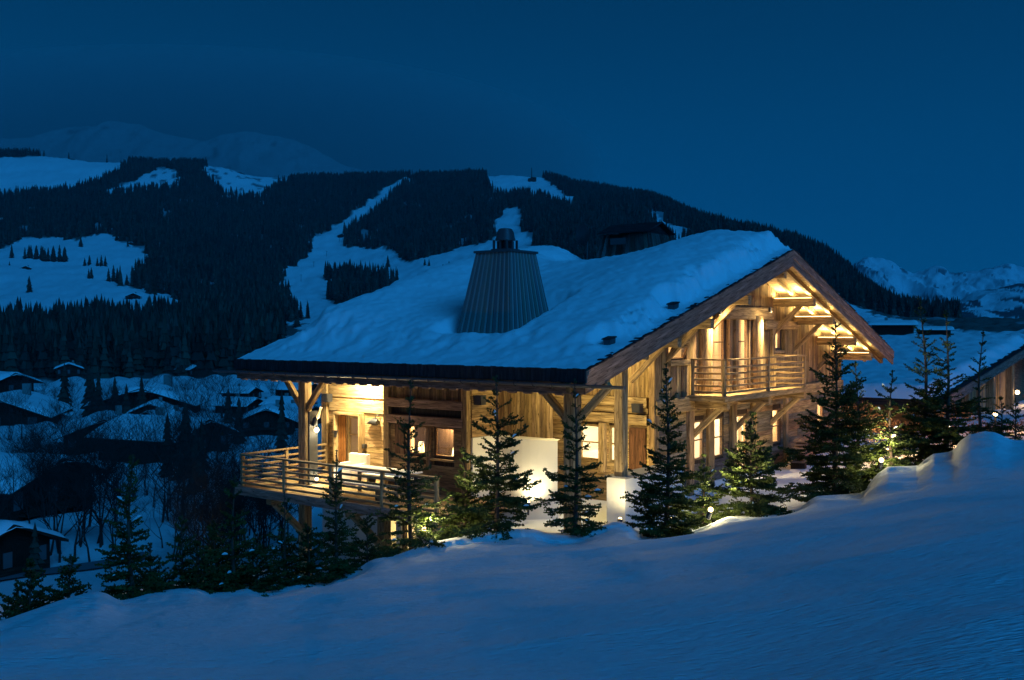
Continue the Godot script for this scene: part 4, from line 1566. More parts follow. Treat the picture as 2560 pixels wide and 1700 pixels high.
func fittings() -> void:
	# tall panel with two globes and a tilted lamp beside the deck post
	var t := at_house("post_lamp", "tall dark panel with two round lamps and a tilted lamp beside the deck post", "lamp", 20.38, -4.66, -23.12)
	var st := tool()
	box(st, Vector3(-0.16, 0.0, -0.10), Vector3(0.16, 2.18, -0.03))
	obj("panel", st, M.metal, t)
	for y in [0.17, 1.63]:
		st = tool()
		tube(st, [Vector3(0, y + 0.16, -0.03), Vector3(0, y + 0.15, 0.08), Vector3(0, y + 0.07, 0.10)], [0.02, 0.02, 0.02], 6)
		obj("bracket", st, M.metal, t)
		globe(t, Vector3(0, y, 0.10), 0.075 if y > 1.0 else 0.055, M.glow)
		lamp("light", Vector3(0, y, 0.10), 1.8 if y > 1.0 else 0.8, 0.05, PALE, t)
	st = tool()
	tube(st, [Vector3(0.02, 1.92, 0.0), Vector3(0.05, 2.02, 0.12), Vector3(0.09, 2.30, 0.20)], [0.03, 0.06, 0.045], 10)
	obj("tilted_lamp", st, M.shade_glow, t)
	st = tool()
	tube(st, [Vector3(-0.05, 1.75, 0.02), Vector3(-0.02, 1.95, 0.06), Vector3(0.02, 2.05, 0.05)], [0.05, 0.07, 0.03], 8)
	obj("clamp", st, M.metal, t)
	# spotlight under the eave over the deck door
	t = at_house("eave_spotlight", "square spotlight under the eave above the deck door", "spotlight", 21.75, -1.16, -22.7)
	st = tool()
	box(st, Vector3(-0.12, -0.02, -0.12), Vector3(0.12, 0.3, 0.12))
	obj("housing", st, M.metal, t)
	st = tool()
	box(st, Vector3(-0.09, -0.03, -0.09), Vector3(0.09, -0.022, 0.09))
	obj("lamp_glass", st, M.soft_glow, t)
	spot("light", Vector3(0, -0.05, 0), Vector3(0.30, -1, 0.0), 46.0, 80.0, PALE, t, 1.0)
	lamp("fill", Vector3(-0.2, -0.25, 0.0), 8.5, 0.1, PALE, t)
	# dark metal lantern on the wall beside the door
	t = at_house("wall_lantern", "unlit dark metal lantern on the bright boards right of the deck door", "lantern", 22.28, -3.1, -22.55)
	st = tool()
	tube(st, [Vector3(0, 0.14, -0.30), Vector3(0, 0.18, -0.16), Vector3(-0.02, 0.20, 0.02), Vector3(0, 0.20, 0.18)], [0.012, 0.07, 0.12, 0.10], 4)
	tube(st, [Vector3(0, 0.28, 0.05), Vector3(0, 0.42, 0.12), Vector3(0.05, 0.40, 0.2)], [0.012, 0.012, 0.012], 5)
	obj("lantern_body", st, M.metal, t)
	# loudspeakers
	for q in [[22.14, -2.36, -24.5, "grey loudspeaker on the corner post left of the deck door"], [21.50, -2.10, -17.66, "dark loudspeaker on the bay's side under the eave"], [25.0, -2.40, -14.75, "dark loudspeaker on the porch wall near the gable corner"]]:
		t = at_house("loudspeaker", q[3], "loudspeaker", q[0], q[1], q[2])
		st = tool()
		hexa(st, [Vector3(-0.10, 0, 0.13), Vector3(0.10, 0, 0.13), Vector3(0.10, 0, -0.13), Vector3(-0.10, 0, -0.13), Vector3(-0.13, 0.26, 0.14), Vector3(0.10, 0.26, 0.14), Vector3(0.10, 0.26, -0.14), Vector3(-0.13, 0.26, -0.14)])
		obj("cabinet", st, M.metal, t)
		st = tool()
		box(st, Vector3(-0.135, 0.03, -0.11), Vector3(-0.128, 0.23, 0.11), Color(2.5, 2.5, 2.5))
		obj("grille", st, M.metal, t)
	# long table with benches on the deck
	t = at_house("deck_table", "long pale table standing on the deck behind the railing", "table", 20.1, -4.67, -20.2)
	st = tool()
	for i in 5:
		box(st, Vector3(-0.45 + i * 0.18, 0.70, -1.3), Vector3(-0.28 + i * 0.18, 0.74, 1.3), tone(0.9, 1.1))
	obj("tabletop", st, M.fabric_white, t)
	for k in [[-0.38, -1.1], [0.38, -1.1], [-0.38, 1.1], [0.38, 1.1]]:
		st = tool()
		box(st, Vector3(k[0] - 0.04, 0, k[1] - 0.04), Vector3(k[0] + 0.04, 0.70, k[1] + 0.04))
		obj("leg", st, M.metal, t)
	for k in [[19.4, "pale bench along the railing side of the deck table"], [20.85, "pale bench between the deck table and the bay"]]:
		t = at_house("bench", k[1], "bench", k[0], -4.67, -20.3)
		st = tool()
		box(st, Vector3(-0.16, 0.40, -1.1), Vector3(0.16, 0.45, 1.1))
		obj("seat", st, M.fabric_white, t)
		for z in [-0.9, 0.9]:
			st = tool()
			box(st, Vector3(-0.14, 0, z - 0.04), Vector3(0.14, 0.40, z + 0.04))
			obj("leg", st, M.metal, t)
	t = at_house("armchair", "low white cushioned armchair beside the deck door", "armchair", 21.3, -4.67, -22.5)
	st = tool()
	box(st, Vector3(-0.38, 0.1, -0.38), Vector3(0.38, 0.44, 0.38))
	obj("seat", st, M.fabric_white, t)
	st = tool()
	box(st, Vector3(0.25, 0.44, -0.38), Vector3(0.40, 0.85, 0.38))
	obj("backrest", st, M.fabric_white, t)
	for z in [-0.38, 0.28]:
		st = tool()
		box(st, Vector3(-0.36, 0.44, z), Vector3(0.25, 0.60, z + 0.1))
		obj("armrest", st, M.fabric_white, t)
	t = at_house("broom", "dark broom leaning on the boards left of the deck door", "broom", 22.15, -4.67, -24.25)
	st = tool()
	tube(st, [Vector3(0.0, 1.25, 0.1), Vector3(0.05, 0.1, -0.05)], [0.012, 0.012], 6)
	obj("handle", st, M.dark_wood, t)
	st = tool()
	hexa(st, [Vector3(-0.03, 1.2, 0.06), Vector3(0.03, 1.2, 0.06), Vector3(0.03, 1.2, 0.14), Vector3(-0.03, 1.2, 0.14), Vector3(-0.03, 1.42, 0.0), Vector3(0.03, 1.42, 0.0), Vector3(0.03, 1.42, 0.2), Vector3(-0.03, 1.42, 0.2)])
	obj("bristles", st, M.metal, t)
	# what stands on the window sills of the bay
	for q in [[21.62, -3.58, -19.95, 0.10, 0.30, "small white lamp behind the left bay window"], [21.62, -3.58, -18.62, 0.13, 0.24, "glowing white table lamp behind the right bay window"]]:
		t = at_house("table_lamp", q[5], "table lamp", q[0], q[1], q[2])
		st = tool()
		tube(st, [Vector3(0, 0.0, 0), Vector3(0, q[4], 0)], [q[3], q[3] * 0.7], 14)
		obj("lamp_shade", st, M.shade_glow, t)
		lamp("light", Vector3(-0.16, q[4] * 0.5, 0), 0.10, 0.05, PALE, t)
	t = at_house("screen", "small glowing green screen behind the upper right gable window", "screen", 33.75, -0.75, -14.9)
	st = tool()
	box(st, Vector3(-0.12, 0.0, -0.03), Vector3(0.10, 0.55, 0.0))
	obj("panel", st, M.green_tv, t)
	# downlights over the two trunks of the balcony
	for q in [[28.10, 0.46, -13.72, "small downlight over the left round trunk on the balcony"], [31.82, 0.58, -13.74, "small downlight over the right round trunk on the balcony"]]:
		t = at_house("downlight", q[3], "spotlight", q[0], q[1], q[2])
		st = tool()
		tube(st, [Vector3(0, 0.10, 0), Vector3(0, -0.06, 0)], [0.05, 0.055], 10)
		obj("housing", st, M.metal, t)
		st = tool()
		tube(st, [Vector3(0, -0.061, 0), Vector3(0, -0.066, 0)], [0.045, 0.045], 10)
		obj("bulb", st, M.soft_glow, t)
		spot("light", Vector3(0, -0.08, 0), Vector3(0.0, -1, -0.07), 40.0, 50.0, WARM, t, 0.9)
		lamp("fill", Vector3(0.0, -0.12, 0.1), 0.7, 0.06, WARM, t)
	# porch ceiling lamps
	for q in [[21.4, -1.15, -15.2, "round ceiling lamp under the porch roof before the hood"], [23.7, -0.55, -15.0, "round ceiling lamp under the porch roof before the windows"]]:
		t = at_house("ceiling_lamp", q[3], "lamp", q[0], q[1], q[2])
		st = tool()
		tube(st, [Vector3(0, 0.1, 0), Vector3(0, 0, 0)], [0.09, 0.1], 12)
		obj("housing", st, M.metal, t)
		globe(t, Vector3(0, -0.03, 0), 0.07, M.soft_glow)
		lamp("light", Vector3(0, -0.03, 0), 6.0, 0.07, YELLOW, t)
	# lights in the snow along the front
	ground_spot(21.75, -4.7, -16.2, Vector3(0.35, 0.9, -0.25), 2.2, 80.0, PALE, "bright spotlight in the snow washing the white plaster hood")
	ground_spot(23.4, -4.75, -14.5, Vector3(0.5, 0.8, -0.2), 9.0, 58.0, YELLOW, "spotlight behind the white low wall lighting the porch")
	ground_spot(21.2, -4.7, -13.0, Vector3(0.6, 0.8, -0.3), 3.5, 56.0, PALE, "spotlight in the snow left of the white low wall")
	ground_spot(26.6, -4.72, -11.9, Vector3(0.15, 0.9, -0.6), 7.0, 58.0, WARM, "spotlight in the snow below the balcony's left end")
	ground_spot(31.5, -4.6, -11.6, Vector3(0.1, 0.9, -0.7), 7.0, 58.0, WARM, "spotlight in the snow below the balcony's right end")
	ground_spot(37.0, -4.4, -11.5, Vector3(0.1, 0.9, -0.6), 7.0, 58.0, WARM, "spotlight in the snow below the right eave")
	ground_spot(21.0, -8.2, -20.6, Vector3(0.6, 0.7, -0.5), 6.0, 60.0, PALE, "spotlight in the snow under the deck")
	# stacked boards by the gable
	t = at_house("board_stack", "stack of pinkish boards leaning in front of the lower gable wall", "stack of boards", 33.7, -4.75, -13.3)
	for i in 7:
		st = tool()
		beam(st, Vector3(-0.9 + i * 0.05, 0.25 + i * 0.11, 0.1), Vector3(0.7 + i * 0.1, 0.38 + i * 0.11, -0.1 + 0.04 * (i % 3)), 0.5, 0.05, Vector3.UP, 0.005, tone(0.9, 1.2))
		obj("board", st, M.barge, t)
	for x in [-0.5, 0.5]:
		st = tool()
		box(st, Vector3(x - 0.08, -0.6, -0.25), Vector3(x + 0.08, 0.24, 0.25))
		obj("trestle", st, M.dark_wood, t)
	# vents, dish and aerial on the roof
	for v in [[20.95, -13.15, "small dark roof vent in the snow near the eave corner"], [24.05, -13.1, "small dark roof vent in the snow halfway up the gable edge"]]:
		t = at_house("roof_vent", v[2], "roof vent", v[0], roof_left(v[0]), v[1])
		st = tool()
		hexa(st, [Vector3(-0.12, -0.05, 0.09), Vector3(0.12, 0.02, 0.09), Vector3(0.12, 0.02, -0.09), Vector3(-0.12, -0.05, -0.09), Vector3(-0.13, 0.17, 0.10), Vector3(0.12, 0.23, 0.10), Vector3(0.12, 0.23, -0.10), Vector3(-0.13, 0.17, -0.10)])
		obj("vent_box", st, M.zinc, t)
		st = tool()
		hexa(st, [Vector3(-0.17, 0.17, 0.13), Vector3(0.14, 0.23, 0.13), Vector3(0.14, 0.23, -0.13), Vector3(-0.17, 0.17, -0.13), Vector3(-0.16, 0.20, 0.12), Vector3(0.13, 0.26, 0.12), Vector3(0.13, 0.26, -0.12), Vector3(-0.16, 0.20, -0.12)])
		obj("vent_cap", st, M.shingle, t)
	t = at_house("satellite_dish", "grey satellite dish on a pole beside the far chimney", "satellite dish", 33.4, 1.3, -22.0)
	st = tool()
	tube(st, [Vector3(0, 0, 0), Vector3(0, 2.3, 0)], [0.03, 0.03], 8)
	obj("pole", st, M.zinc, t)
	st = tool()
	var b := Basis(Vector3.UP, -1.9)
	for r in 4:
		for k in 20:
			var q := []
			for o in [[r, k], [r + 1, k], [r + 1, k + 1], [r, k + 1]]:
				var rr: float = o[0] / 4.0 * 0.44
				var a: float = TAU * o[1] / 20.0
				q.append(Vector3(0, 2.3, 0) + b * Vector3(cos(a) * rr, sin(a) * rr + 0.02, 0.1 + rr * rr * 0.7))
			face(st, q[0], q[1], q[2], q[3], Vector2.ZERO, Color(4, 4, 4))
	tube(st, [Vector3(0, 2.3, 0) + b * Vector3(0, -0.42, 0.22), Vector3(0, 2.3, 0) + b * Vector3(0, -0.1, 0.62)], [0.012, 0.012], 5)
	obj("dish", st, M.zinc, t)


# ---------- trees near the chalet
func needle_tri(v: PackedVector3Array, n: PackedVector3Array, c: PackedColorArray, a: Vector3, b: Vector3, d: Vector3, col: Color) -> void:
	var nn := (d - a).cross(b - a).normalized()
	v.append(a)
	v.append(b)
	v.append(d)
	for i in 3:
		n.append(nn)
		c.append(col)


# a shoot set with needles
func shoot(v: PackedVector3Array, n: PackedVector3Array, c: PackedColorArray, p: Vector3, d: Vector3, l: float, r: RandomNumberGenerator, col: Color, size: float) -> void:
	var s := d.cross(Vector3.UP)
	s = s.normalized() if s.length() > 0.1 else Vector3.RIGHT
	var t := s.cross(d)
	var steps := maxi(2, int(l / (size * 1.15)))
	var step := l / steps
	var bend := Vector3(0, r.randf_range(-0.15, 0.25), 0)
	for i in steps:
		var q := p + d * step * i + bend * l * pow(i / float(steps), 2.0)
		var base := q + d * step * 1.25
		for k in 3:
			var a := r.randf() * TAU
			var out := (s * cos(a) + t * sin(a))
			var tip := q + d * size * r.randf_range(0.5, 1.0) + out * size * r.randf_range(0.75, 1.25)
			needle_tri(v, n, c, q, base, tip, col * r.randf_range(0.7, 1.3))
	needle_tri(v, n, c, p + d * l * 0.7 + bend * l * 0.5 - s * size * 0.3, p + d * l * 0.7 + bend * l * 0.5 + s * size * 0.3, p + d * (l + size) + bend * l, col)


func spruce(label: String, x: float, z: float, base: float, top: float, rad: float, seed_: int, full: float, low_skirt := 1.0, green := 1.0, group := "") -> Node3D:
	var r := RandomNumberGenerator.new()
	r.seed = seed_
	base = minf(base, ground_y(x, z) - 0.05)
	var h := top - base
	var t := thing("spruce", label, "spruce", Vector3(x, base, z), r.randf() * TAU, group)
	var trunk := tool()
	var lean := Vector3(r.randf_range(-0.045, 0.045), 0, r.randf_range(-0.045, 0.045))
	var clumps := tool()
	var gappy := r.randf_range(0.10, 0.28)
	var pts := []
	var radii := []
	for i in 8:
		var f := i / 7.0
		pts.append(Vector3(0, h * f, 0) + lean * h * sin(f * 3.0))
		radii.append(lerpf(0.014 * h + 0.008, 0.005, f))
	tube(trunk, pts, radii, 7)
	obj("trunk", trunk, M.bark, t)
	var v := PackedVector3Array()
	var n := PackedVector3Array()
	var c := PackedColorArray()
	var wood := tool()
	var y := h * 0.05
	var needle := 0.026 + 0.004 * rad
	while y < h * 0.985:
		var f := y / h
		var at := Vector3(0, y, 0) + lean * h * sin(f * 3.0)
		var reach: float = (rad * 1.28 * pow(1.0 - f, 0.92) + 0.03) * lerpf(low_skirt, 1.0, smoothstep(0.0, 0.25, f))
		var count := r.randi_range(5, 7) if f < 0.8 else r.randi_range(3, 5)
		if f > 0.45 and r.randf() > full * 0.8:
			count = r.randi_range(2, 4)
		var turn := r.randf() * TAU
		var between := 4 if f < 0.4 else 2 if f < 0.55 and full > 0.6 else 1 if full > 0.85 else 0
		var gap := lerpf(0.11, 0.20, f) * lerpf(1.25, 0.85, full) * (0.7 + 0.15 * h)
		for k in count + between:
			var inner := k >= count
			if r.randf() < gappy:
				continue
			var a := turn + TAU * k / count + r.randf_range(-0.4, 0.4)
			var l := reach * (r.randf_range(0.45, 1.25) if not inner else r.randf_range(0.3, 0.7))
			var rise := lerpf(-0.04, 1.05, pow(f, 0.95)) + r.randf_range(-0.26, 0.26)
			at = Vector3(0, y, 0) + lean * h * sin(f * 3.0) + Vector3.UP * gap * (r.randf_range(-0.25, 0.25) if not inner else r.randf_range(0.2, 0.8))
			var out := Vector3(cos(a), 0, sin(a))
			var d0 := (out + Vector3.UP * rise).normalized()
			var segs := maxi(3, int(l / 0.075))
			var p := at
			var path := [p]
			for s in segs:
				var g := s / float(segs)
				var d := (d0 + Vector3.UP * (-0.42 * sin(g * PI) * (1.0 - f) + 0.30 * g * g)).normalized()
				var q: Vector3 = p + d * l / segs
				var side := d.cross(Vector3.UP).normalized()
				var col := Color(0.062, 0.085, 0.022) * r.randf_range(0.7, 1.25) * green
				shoot(v, n, c, p, d, l / segs, r, col, needle)
				if s > 0 or l < 0.3:
					var twig := clampf(l * 0.50 * (1.0 - g * 0.72), 0.04, 0.34)
					for sgn in [-1, 1]:
						if r.randf() < lerpf(0.62, 1.0, full) * (1.0 - 0.55 * smoothstep(0.4, 0.75, f) * (1.2 - full)):
							var td: Vector3 = (d * r.randf_range(0.55, 0.9) + side * sgn * r.randf_range(0.7, 1.0) + Vector3.UP * r.randf_range(-0.28, 0.1)).normalized()
							var tl := twig * r.randf_range(0.6, 1.2)
							shoot(v, n, c, q, td, tl, r, col, needle)
							if tl > 0.13:
								for s2 in [-1, 1]:
									shoot(v, n, c, q + td * tl * 0.45, (td + td.cross(Vector3.UP).normalized() * s2 * 0.8 + Vector3.UP * r.randf_range(-0.2, 0.1)).normalized(), tl * 0.5, r, col, needle)
				p = q
				path.append(p)
				if s > 0 and r.randf() < 0.02 and f < 0.9:
					var w := r.randf_range(0.015, 0.036)
					var up := p + Vector3(0, 0.02, 0)
					tube(clumps, [up - d * w * 1.8, up - d * w + Vector3(0, w * 0.25, 0), up + Vector3(0, w * 0.4, 0), up + d * w + Vector3(0, w * 0.2, 0), up + d * w * 1.8], [0.004, w * 0.55, w * 0.7, w * 0.5, 0.004], 6, Color.WHITE, false)
			var rr := []
			for i in path.size():
				rr.append(lerpf(0.004 + l * 0.008, 0.003, i / float(path.size())))
			tube(wood, path, rr, 3, Color.WHITE, false)
		y += gap
	# leader
	shoot(v, n, c, Vector3(0, h * 0.93, 0) + lean * h * sin(2.8), Vector3.UP, h * 0.07, r, Color(0.05, 0.06, 0.03), needle)
	var arr := []
	arr.resize(Mesh.ARRAY_MAX)
	arr[Mesh.ARRAY_VERTEX] = v
	arr[Mesh.ARRAY_NORMAL] = n
	arr[Mesh.ARRAY_COLOR] = c
	var m := ArrayMesh.new()
	m.add_surface_from_arrays(Mesh.PRIMITIVE_TRIANGLES, arr)
	put("crown", m, M.needles, t)
	obj("branches", wood, M.twig, t)
	var cm := clumps.commit()
	if cm.get_surface_count():
		put("snow_clumps", cm, M.snow, t)
	return t


func garden_trees() -> void:
	var list := [
		[-5.24, -14.11, -3.95, -1.76, 0.42, 0.9, 1.5, "bushy dark spruce at the left end of the snow bank"],
		[-4.94, -15.17, -4.05, -2.82, 0.36, 0.8, 1.3, "low dark spruce right of the bushy leftmost one"],
		[-4.30, -15.84, -4.28, -2.30, 0.45, 0.7, 1.4, "dark spruce with a bare leader left of the deck"],
		[-3.73, -16.65, -4.47, -2.70, 0.43, 0.7, 1.3, "broad low spruce below the deck's left corner"],
		[-2.97, -17.23, -4.49, -2.09, 0.46, 0.75, 1.2, "dark spruce in front of the deck railing's middle"],
		[-1.81, -18.36, -4.17, -0.96, 0.58, 0.35, 1.2, "tall thin spruce with sparse top before the bay windows"],
		[-0.30, -19.06, -4.08, -0.87, 0.92, 0.55, 1.15, "wide spruce lit green on its left before the white hood"],
		[1.19, -19.57, -4.24, -1.00, 0.66, 0.5, 1.1, "slender spruce before the porch's left post"],
		[2.96, -19.70, -4.35, -0.77, 0.74, 1.0, 1.15, "dense black spruce before the white low wall"],
		[4.88, -20.50, -3.99, -1.70, 0.86, 0.9, 1.0, "short spruce with lit lower branches below the balcony"],
		[6.79, -21.40, -3.65, 0.14, 0.98, 0.75, 1.25, "largest black spruce right of the balcony"],
		[7.54, -22.40, -3.43, -0.72, 0.62, 0.6, 1.2, "spruce half hidden behind the largest black one"],
		[8.09, -21.55, -3.10, -0.90, 0.55, 0.6, 1.2, "yellow lit spruce between the tall dark ones at right"],
		[8.98, -22.56, -3.11, 0.71, 0.66, 0.6, 1.3, "tallest spruce with a thin brown top at right"],
		[9.50, -22.31, -2.96, 0.35, 0.76, 0.7, 1.25, "tall spruce with a broad twiggy top by the snow mound"],
		[10.46, -22.50, -2.48, -0.05, 0.44, 0.35, 1.2, "thin sparse spruce with a long leader before the neighbour's lamp"],
		[10.52, -21.90, -2.52, -1.48, 0.36, 0.5, 1.2, "small spruce behind the top of the snow mound"],
		[10.90, -22.00, -2.64, -1.51, 0.38, 0.5, 1.2, "small spruce at the right edge of the picture"]]
	for i in list.size():
		var q: Array = list[i]
		spruce(q[7], q[0], q[1], q[2], q[3], q[4], 100 + i, q[5], q[6])
	spruce("low green bush of spruce shoots under the balcony spruce", 4.78, -19.75, -4.20, -3.30, 0.55, 300, 1.0, 1.4)
	spruce("lit spruce shoots left of the balcony spruce", 3.9, -20.6, -4.3, -2.6, 0.5, 301, 1.0, 1.2)
	spruce("lit low spruce beside the wide one before the hood", -0.95, -19.5, -4.25, -2.35, 0.55, 302, 1.0, 1.3)
	var low := [[-5.9, -13.6, -4.2, -3.05, 0.5, "leftmost but three of the dark shrubs below the snow bank, by the bushy spruce"], [-6.6, -13.9, -4.6, -3.25, 0.55, "dark spruce shrub third from the left edge below the snow bank"],
		[-7.4, -15.2, -5.1, -3.9, 0.6, "dark spruce shrub second from the left edge below the snow bank"], [-8.3, -15.0, -5.1, -4.0, 0.65, "dark spruce shrub at the left edge of the picture"],
		[-4.62, -14.9, -4.1, -3.2, 0.5, "low dark thicket filling the gap right of the bushy leftmost spruce"], [-4.0, -16.0, -4.4, -3.35, 0.55, "low dark thicket under the deck's left corner"], [-3.35, -16.6, -4.5, -3.25, 0.55, "low dark thicket under the deck post"],
		[-2.5, -17.5, -4.5, -3.2, 0.5, "low dark thicket before the storey under the deck"], [-5.0, -16.8, -5.2, -3.2, 0.7, "dim spruce behind the snow bank left of the deck"], [-5.7, -16.0, -5.2, -3.4, 0.7, "dim spruce behind the bushy leftmost one"]]
	for i in low.size():
		var q: Array = low[i]
		spruce(q[5], q[0], q[1], q[2], q[3], q[4], 310 + i, 1.0, 1.6, 0.8)
	# lights among the trees
	for q in [[-1.62, -18.55, 0.28, Vector3(0.45, 0.85, -0.15), 34.0, "bright garden spotlight left of the wide lit spruce"], [3.85, -19.75, 0.25, Vector3(0.35, 0.9, -0.2), 24.0, "garden spotlight under the balcony spruce"], [3.3, -20.9, 0.25, Vector3(-0.1, 0.9, -0.3), 9.0, "garden spotlight behind the dense black spruce"], [7.72, -21.25, 0.25, Vector3(0.2, 0.95, -0.1), 20.0, "garden spotlight among the tall spruces at right"]]:
		var t := thing("garden_spotlight", q[5], "spotlight", Vector3(q[0], ground_y(q[0], q[1]) + q[2], q[1]))
		var st := tool()
		var d: Vector3 = (q[3] as Vector3).normalized()
		tube(st, [-d * 0.14, Vector3.ZERO], [0.05, 0.06], 10)
		obj("housing", st, M.metal, t)
		globe(t, d * 0.05, 0.05, M.glow)
		lamp("light", d * 0.05, q[4] * 0.07, 0.05, PALE, t)
		spot("beam_light", d * 0.12, d, q[4] * 0.8, 46.0, PALE, t, 1.0)


# ---------- the neighbouring chalet at the right and the wall between
func neighbours() -> void:
	var at := Vector3(52.0, -5.2, -16.0)
	var t := thing("chalet", "neighbouring timber chalet at the right edge with lamplit gable", "chalet", house_basis * at, HOUSE_TURN)
	var N := func(x: float, y: float, z: float) -> Vector3: return Vector3(x, y, z) - at
	var top := func(x: float) -> float: return -3.0 + (x - 43.6) * 0.115 if x < 62.0 else -0.884 - (x - 62.0) * 0.115
	var zf := -11.5
	var zb := -22.0
	var st := tool()
	for e in [[43.6, 62.0], [62.0, 80.0]]:
		var ya: float = top.call(e[0])
		var yb: float = top.call(e[1])
		hexa(st, [N.call(e[0], ya - 0.25, zf), N.call(e[1], yb - 0.25, zf), N.call(e[1], yb - 0.25, zb), N.call(e[0], ya - 0.25, zb), N.call(e[0], ya, zf), N.call(e[1], yb, zf), N.call(e[1], yb, zb), N.call(e[0], ya, zb)])
	var roof := obj("roof", st, M.shingle, t)
	for side in 2:
		st = tool()
		var xa := 43.5 if side == 0 else 62.0
		var xb := 62.0 if side == 0 else 80.1
		hexa(st, [N.call(xa, top.call(xa) - 0.42, zf + 0.06), N.call(xb, top.call(xb) - 0.42, zf + 0.06), N.call(xb, top.call(xb) - 0.42, zf), N.call(xa, top.call(xa) - 0.42, zf), N.call(xa, top.call(xa) + 0.03, zf + 0.06), N.call(xb, top.call(xb) + 0.03, zf + 0.06), N.call(xb, top.call(xb) + 0.03, zf), N.call(xa, top.call(xa) + 0.03, zf)], Color.WHITE, false)
		obj("barge_board", st, M.barge, roof)
	for i in 64:
		st = tool()
		var x0 := 43.6 + i * 0.28
		var y0: float = top.call(x0)
		hexa(st, [N.call(x0, y0 + 0.05, zf + 0.12), N.call(x0 + 0.26, y0 + 0.09, zf + 0.12), N.call(x0 + 0.26, y0 + 0.09, zf - 0.3), N.call(x0, y0 + 0.05, zf - 0.3), N.call(x0, y0 + 0.09, zf + 0.12), N.call(x0 + 0.26, y0 + 0.115, zf + 0.12), N.call(x0 + 0.26, y0 + 0.115, zf - 0.3), N.call(x0, y0 + 0.09, zf - 0.3)], tone(0.8, 1.5))
		obj("shingle", st, M.shingle, roof)
	var sc := 90
	var sr := 60
	var p := PackedVector3Array()
	for i in sr:
		var z := lerpf(zf + 0.05, zb, i / float(sr - 1))
		for j in sc:
			var x := lerpf(43.5, 80.0, j / float(sc - 1))
			var n := noise_a.get_noise_2d(x * 0.8, z * 0.8)
			var d := 0.03 + (0.42 + 0.10 * n + 0.05 * noise_a.get_noise_2d(x * 2.4, z * 2.4)) * smoothstep(0.1, 0.9, zf - z + 0.25 * n) * smoothstep(0.0, 0.8, x - 43.5)
			p.append(N.call(x, top.call(x) + d + 0.03, z))
	var rs := put("roof_snow", sheet(sr, sc, p), M.snow, self)
	rs.transform = t.transform
	tag(rs, "thick snow on the neighbouring chalet's roof at right", "snow")
	rs.set_meta("kind", "stuff")
	# its walls of boards
	var q0 := Vector3(45.2, 0, -12.9) - Vector3(at.x, at.y, at.z)
	st = tool()
	for e in [[45.2, 62.0], [62.0, 78.5]]:
		var ya: float = top.call(e[0]) - 0.26
		var yb: float = top.call(e[1]) - 0.26
		hexa(st, [N.call(e[0], -7.5, -13.0), N.call(e[1], -7.5, -13.0), N.call(e[1], -7.5, -21.5), N.call(e[0], -7.5, -21.5), N.call(e[0], ya, -13.0), N.call(e[1], yb, -13.0), N.call(e[1], yb, -21.5), N.call(e[0], ya, -21.5)])
	var wall := obj("wall", st, M.brown_larch, t)
	boards(wall, q0, Vector3.RIGHT, 0.0, 19.3, -6.5, -3.4, 0.26, true, [], [M.old_larch, M.larch, M.grey_wood], func(a: float) -> float: return top.call(a + 45.2) - 0.3)
	var q1 := Vector3(45.2, 0, -21.5) - Vector3(at.x, at.y, at.z)
	boards(wall, q1, Vector3.BACK, 0.0, 8.5, -5.2, -3.1, 0.25, false, [], [M.old_larch, M.larch])
	for x in [46.2, 50.8, 55.6, 60.0]:
		st = tool()
		beam(st, N.call(x, -7.0, -12.2), N.call(x, top.call(x) - 0.5, -12.2), 0.35, 0.35, Vector3.FORWARD, 0.03)
		obj("post", st, M.old_larch, t)
		st = tool()
		beam(st, N.call(x, top.call(x) - 0.45, -13.0), N.call(x, top.call(x) - 0.45, -11.6), 0.25, 0.3)
		obj("purlin", st, M.old_larch, t)
	for x in [48.2, 53.0, 57.6]:
		st = tool()
		box(st, N.call(x, -5.9, -12.9), N.call(x + 1.1, -4.0, -12.84))
		var w := obj("window", st, M.larch, t)
		st = tool()
		box(st, N.call(x + 0.08, -5.82, -12.86), N.call(x + 1.02, -4.08, -12.82))
		obj("pane", st, M.shade_glow, w)
	for q in [[55.8, -2.10, -12.0, "bright lamp on the neighbouring chalet's post under its eave", 1.0], [60.6, -3.50, -12.0, "bright lamp lower on the neighbouring chalet's gable", 1.0], [63.4, -3.9, -11.9, "lamp at the right edge by the neighbouring chalet's door", 1.2]]:
		var l := at_house("wall_lamp", q[3], "lamp", q[0], q[1], q[2])
		st = tool()
		box(st, Vector3(-0.08, -0.05, -0.3), Vector3(0.08, 0.12, -0.04))
		obj("bracket", st, M.metal, l)
		globe(l, Vector3(0, 0, 0.05), 0.12, M.glow)
		lamp("light", Vector3(0, 0, 0.05), q[4], 0.1, Color(1.0, 0.78, 0.52), l)
	# the lit way between the chalets
	for q in [[12.6, -33.5, "low path light behind the tall spruces right of the gable", 3.0], [14.8, -34.5, "path light left of the snow mound's top", 2.6], [17.6, -37.0, "path light under the neighbouring chalet's eave", 2.6], [20.0, -39.5, "path light among the small spruces at the right edge", 2.4]]:
		var l := thing("path_light", q[2], "lamp", Vector3(q[0], ground_y(q[0], q[1]) + 0.75, q[1]))
		st = tool()
		tube(st, [Vector3(0, -1.0, 0), Vector3(0, -0.08, 0)], [0.04, 0.04], 8)
		tube(st, [Vector3(0, 0.09, 0), Vector3(0, 0.12, 0)], [0.1, 0.09], 10)
		obj("bollard", st, M.metal, l)
		globe(l, Vector3.ZERO, 0.075, M.glow)
		lamp("light", Vector3.ZERO, q[3], 0.08, Color(1.0, 0.74, 0.44), l)
	# long retaining wall of stone with a timber fence on the far side of the way
	var f := at_house("fence", "low timber fence along the lit way between the chalets", "fence", 44.0, -5.4, -14.5)
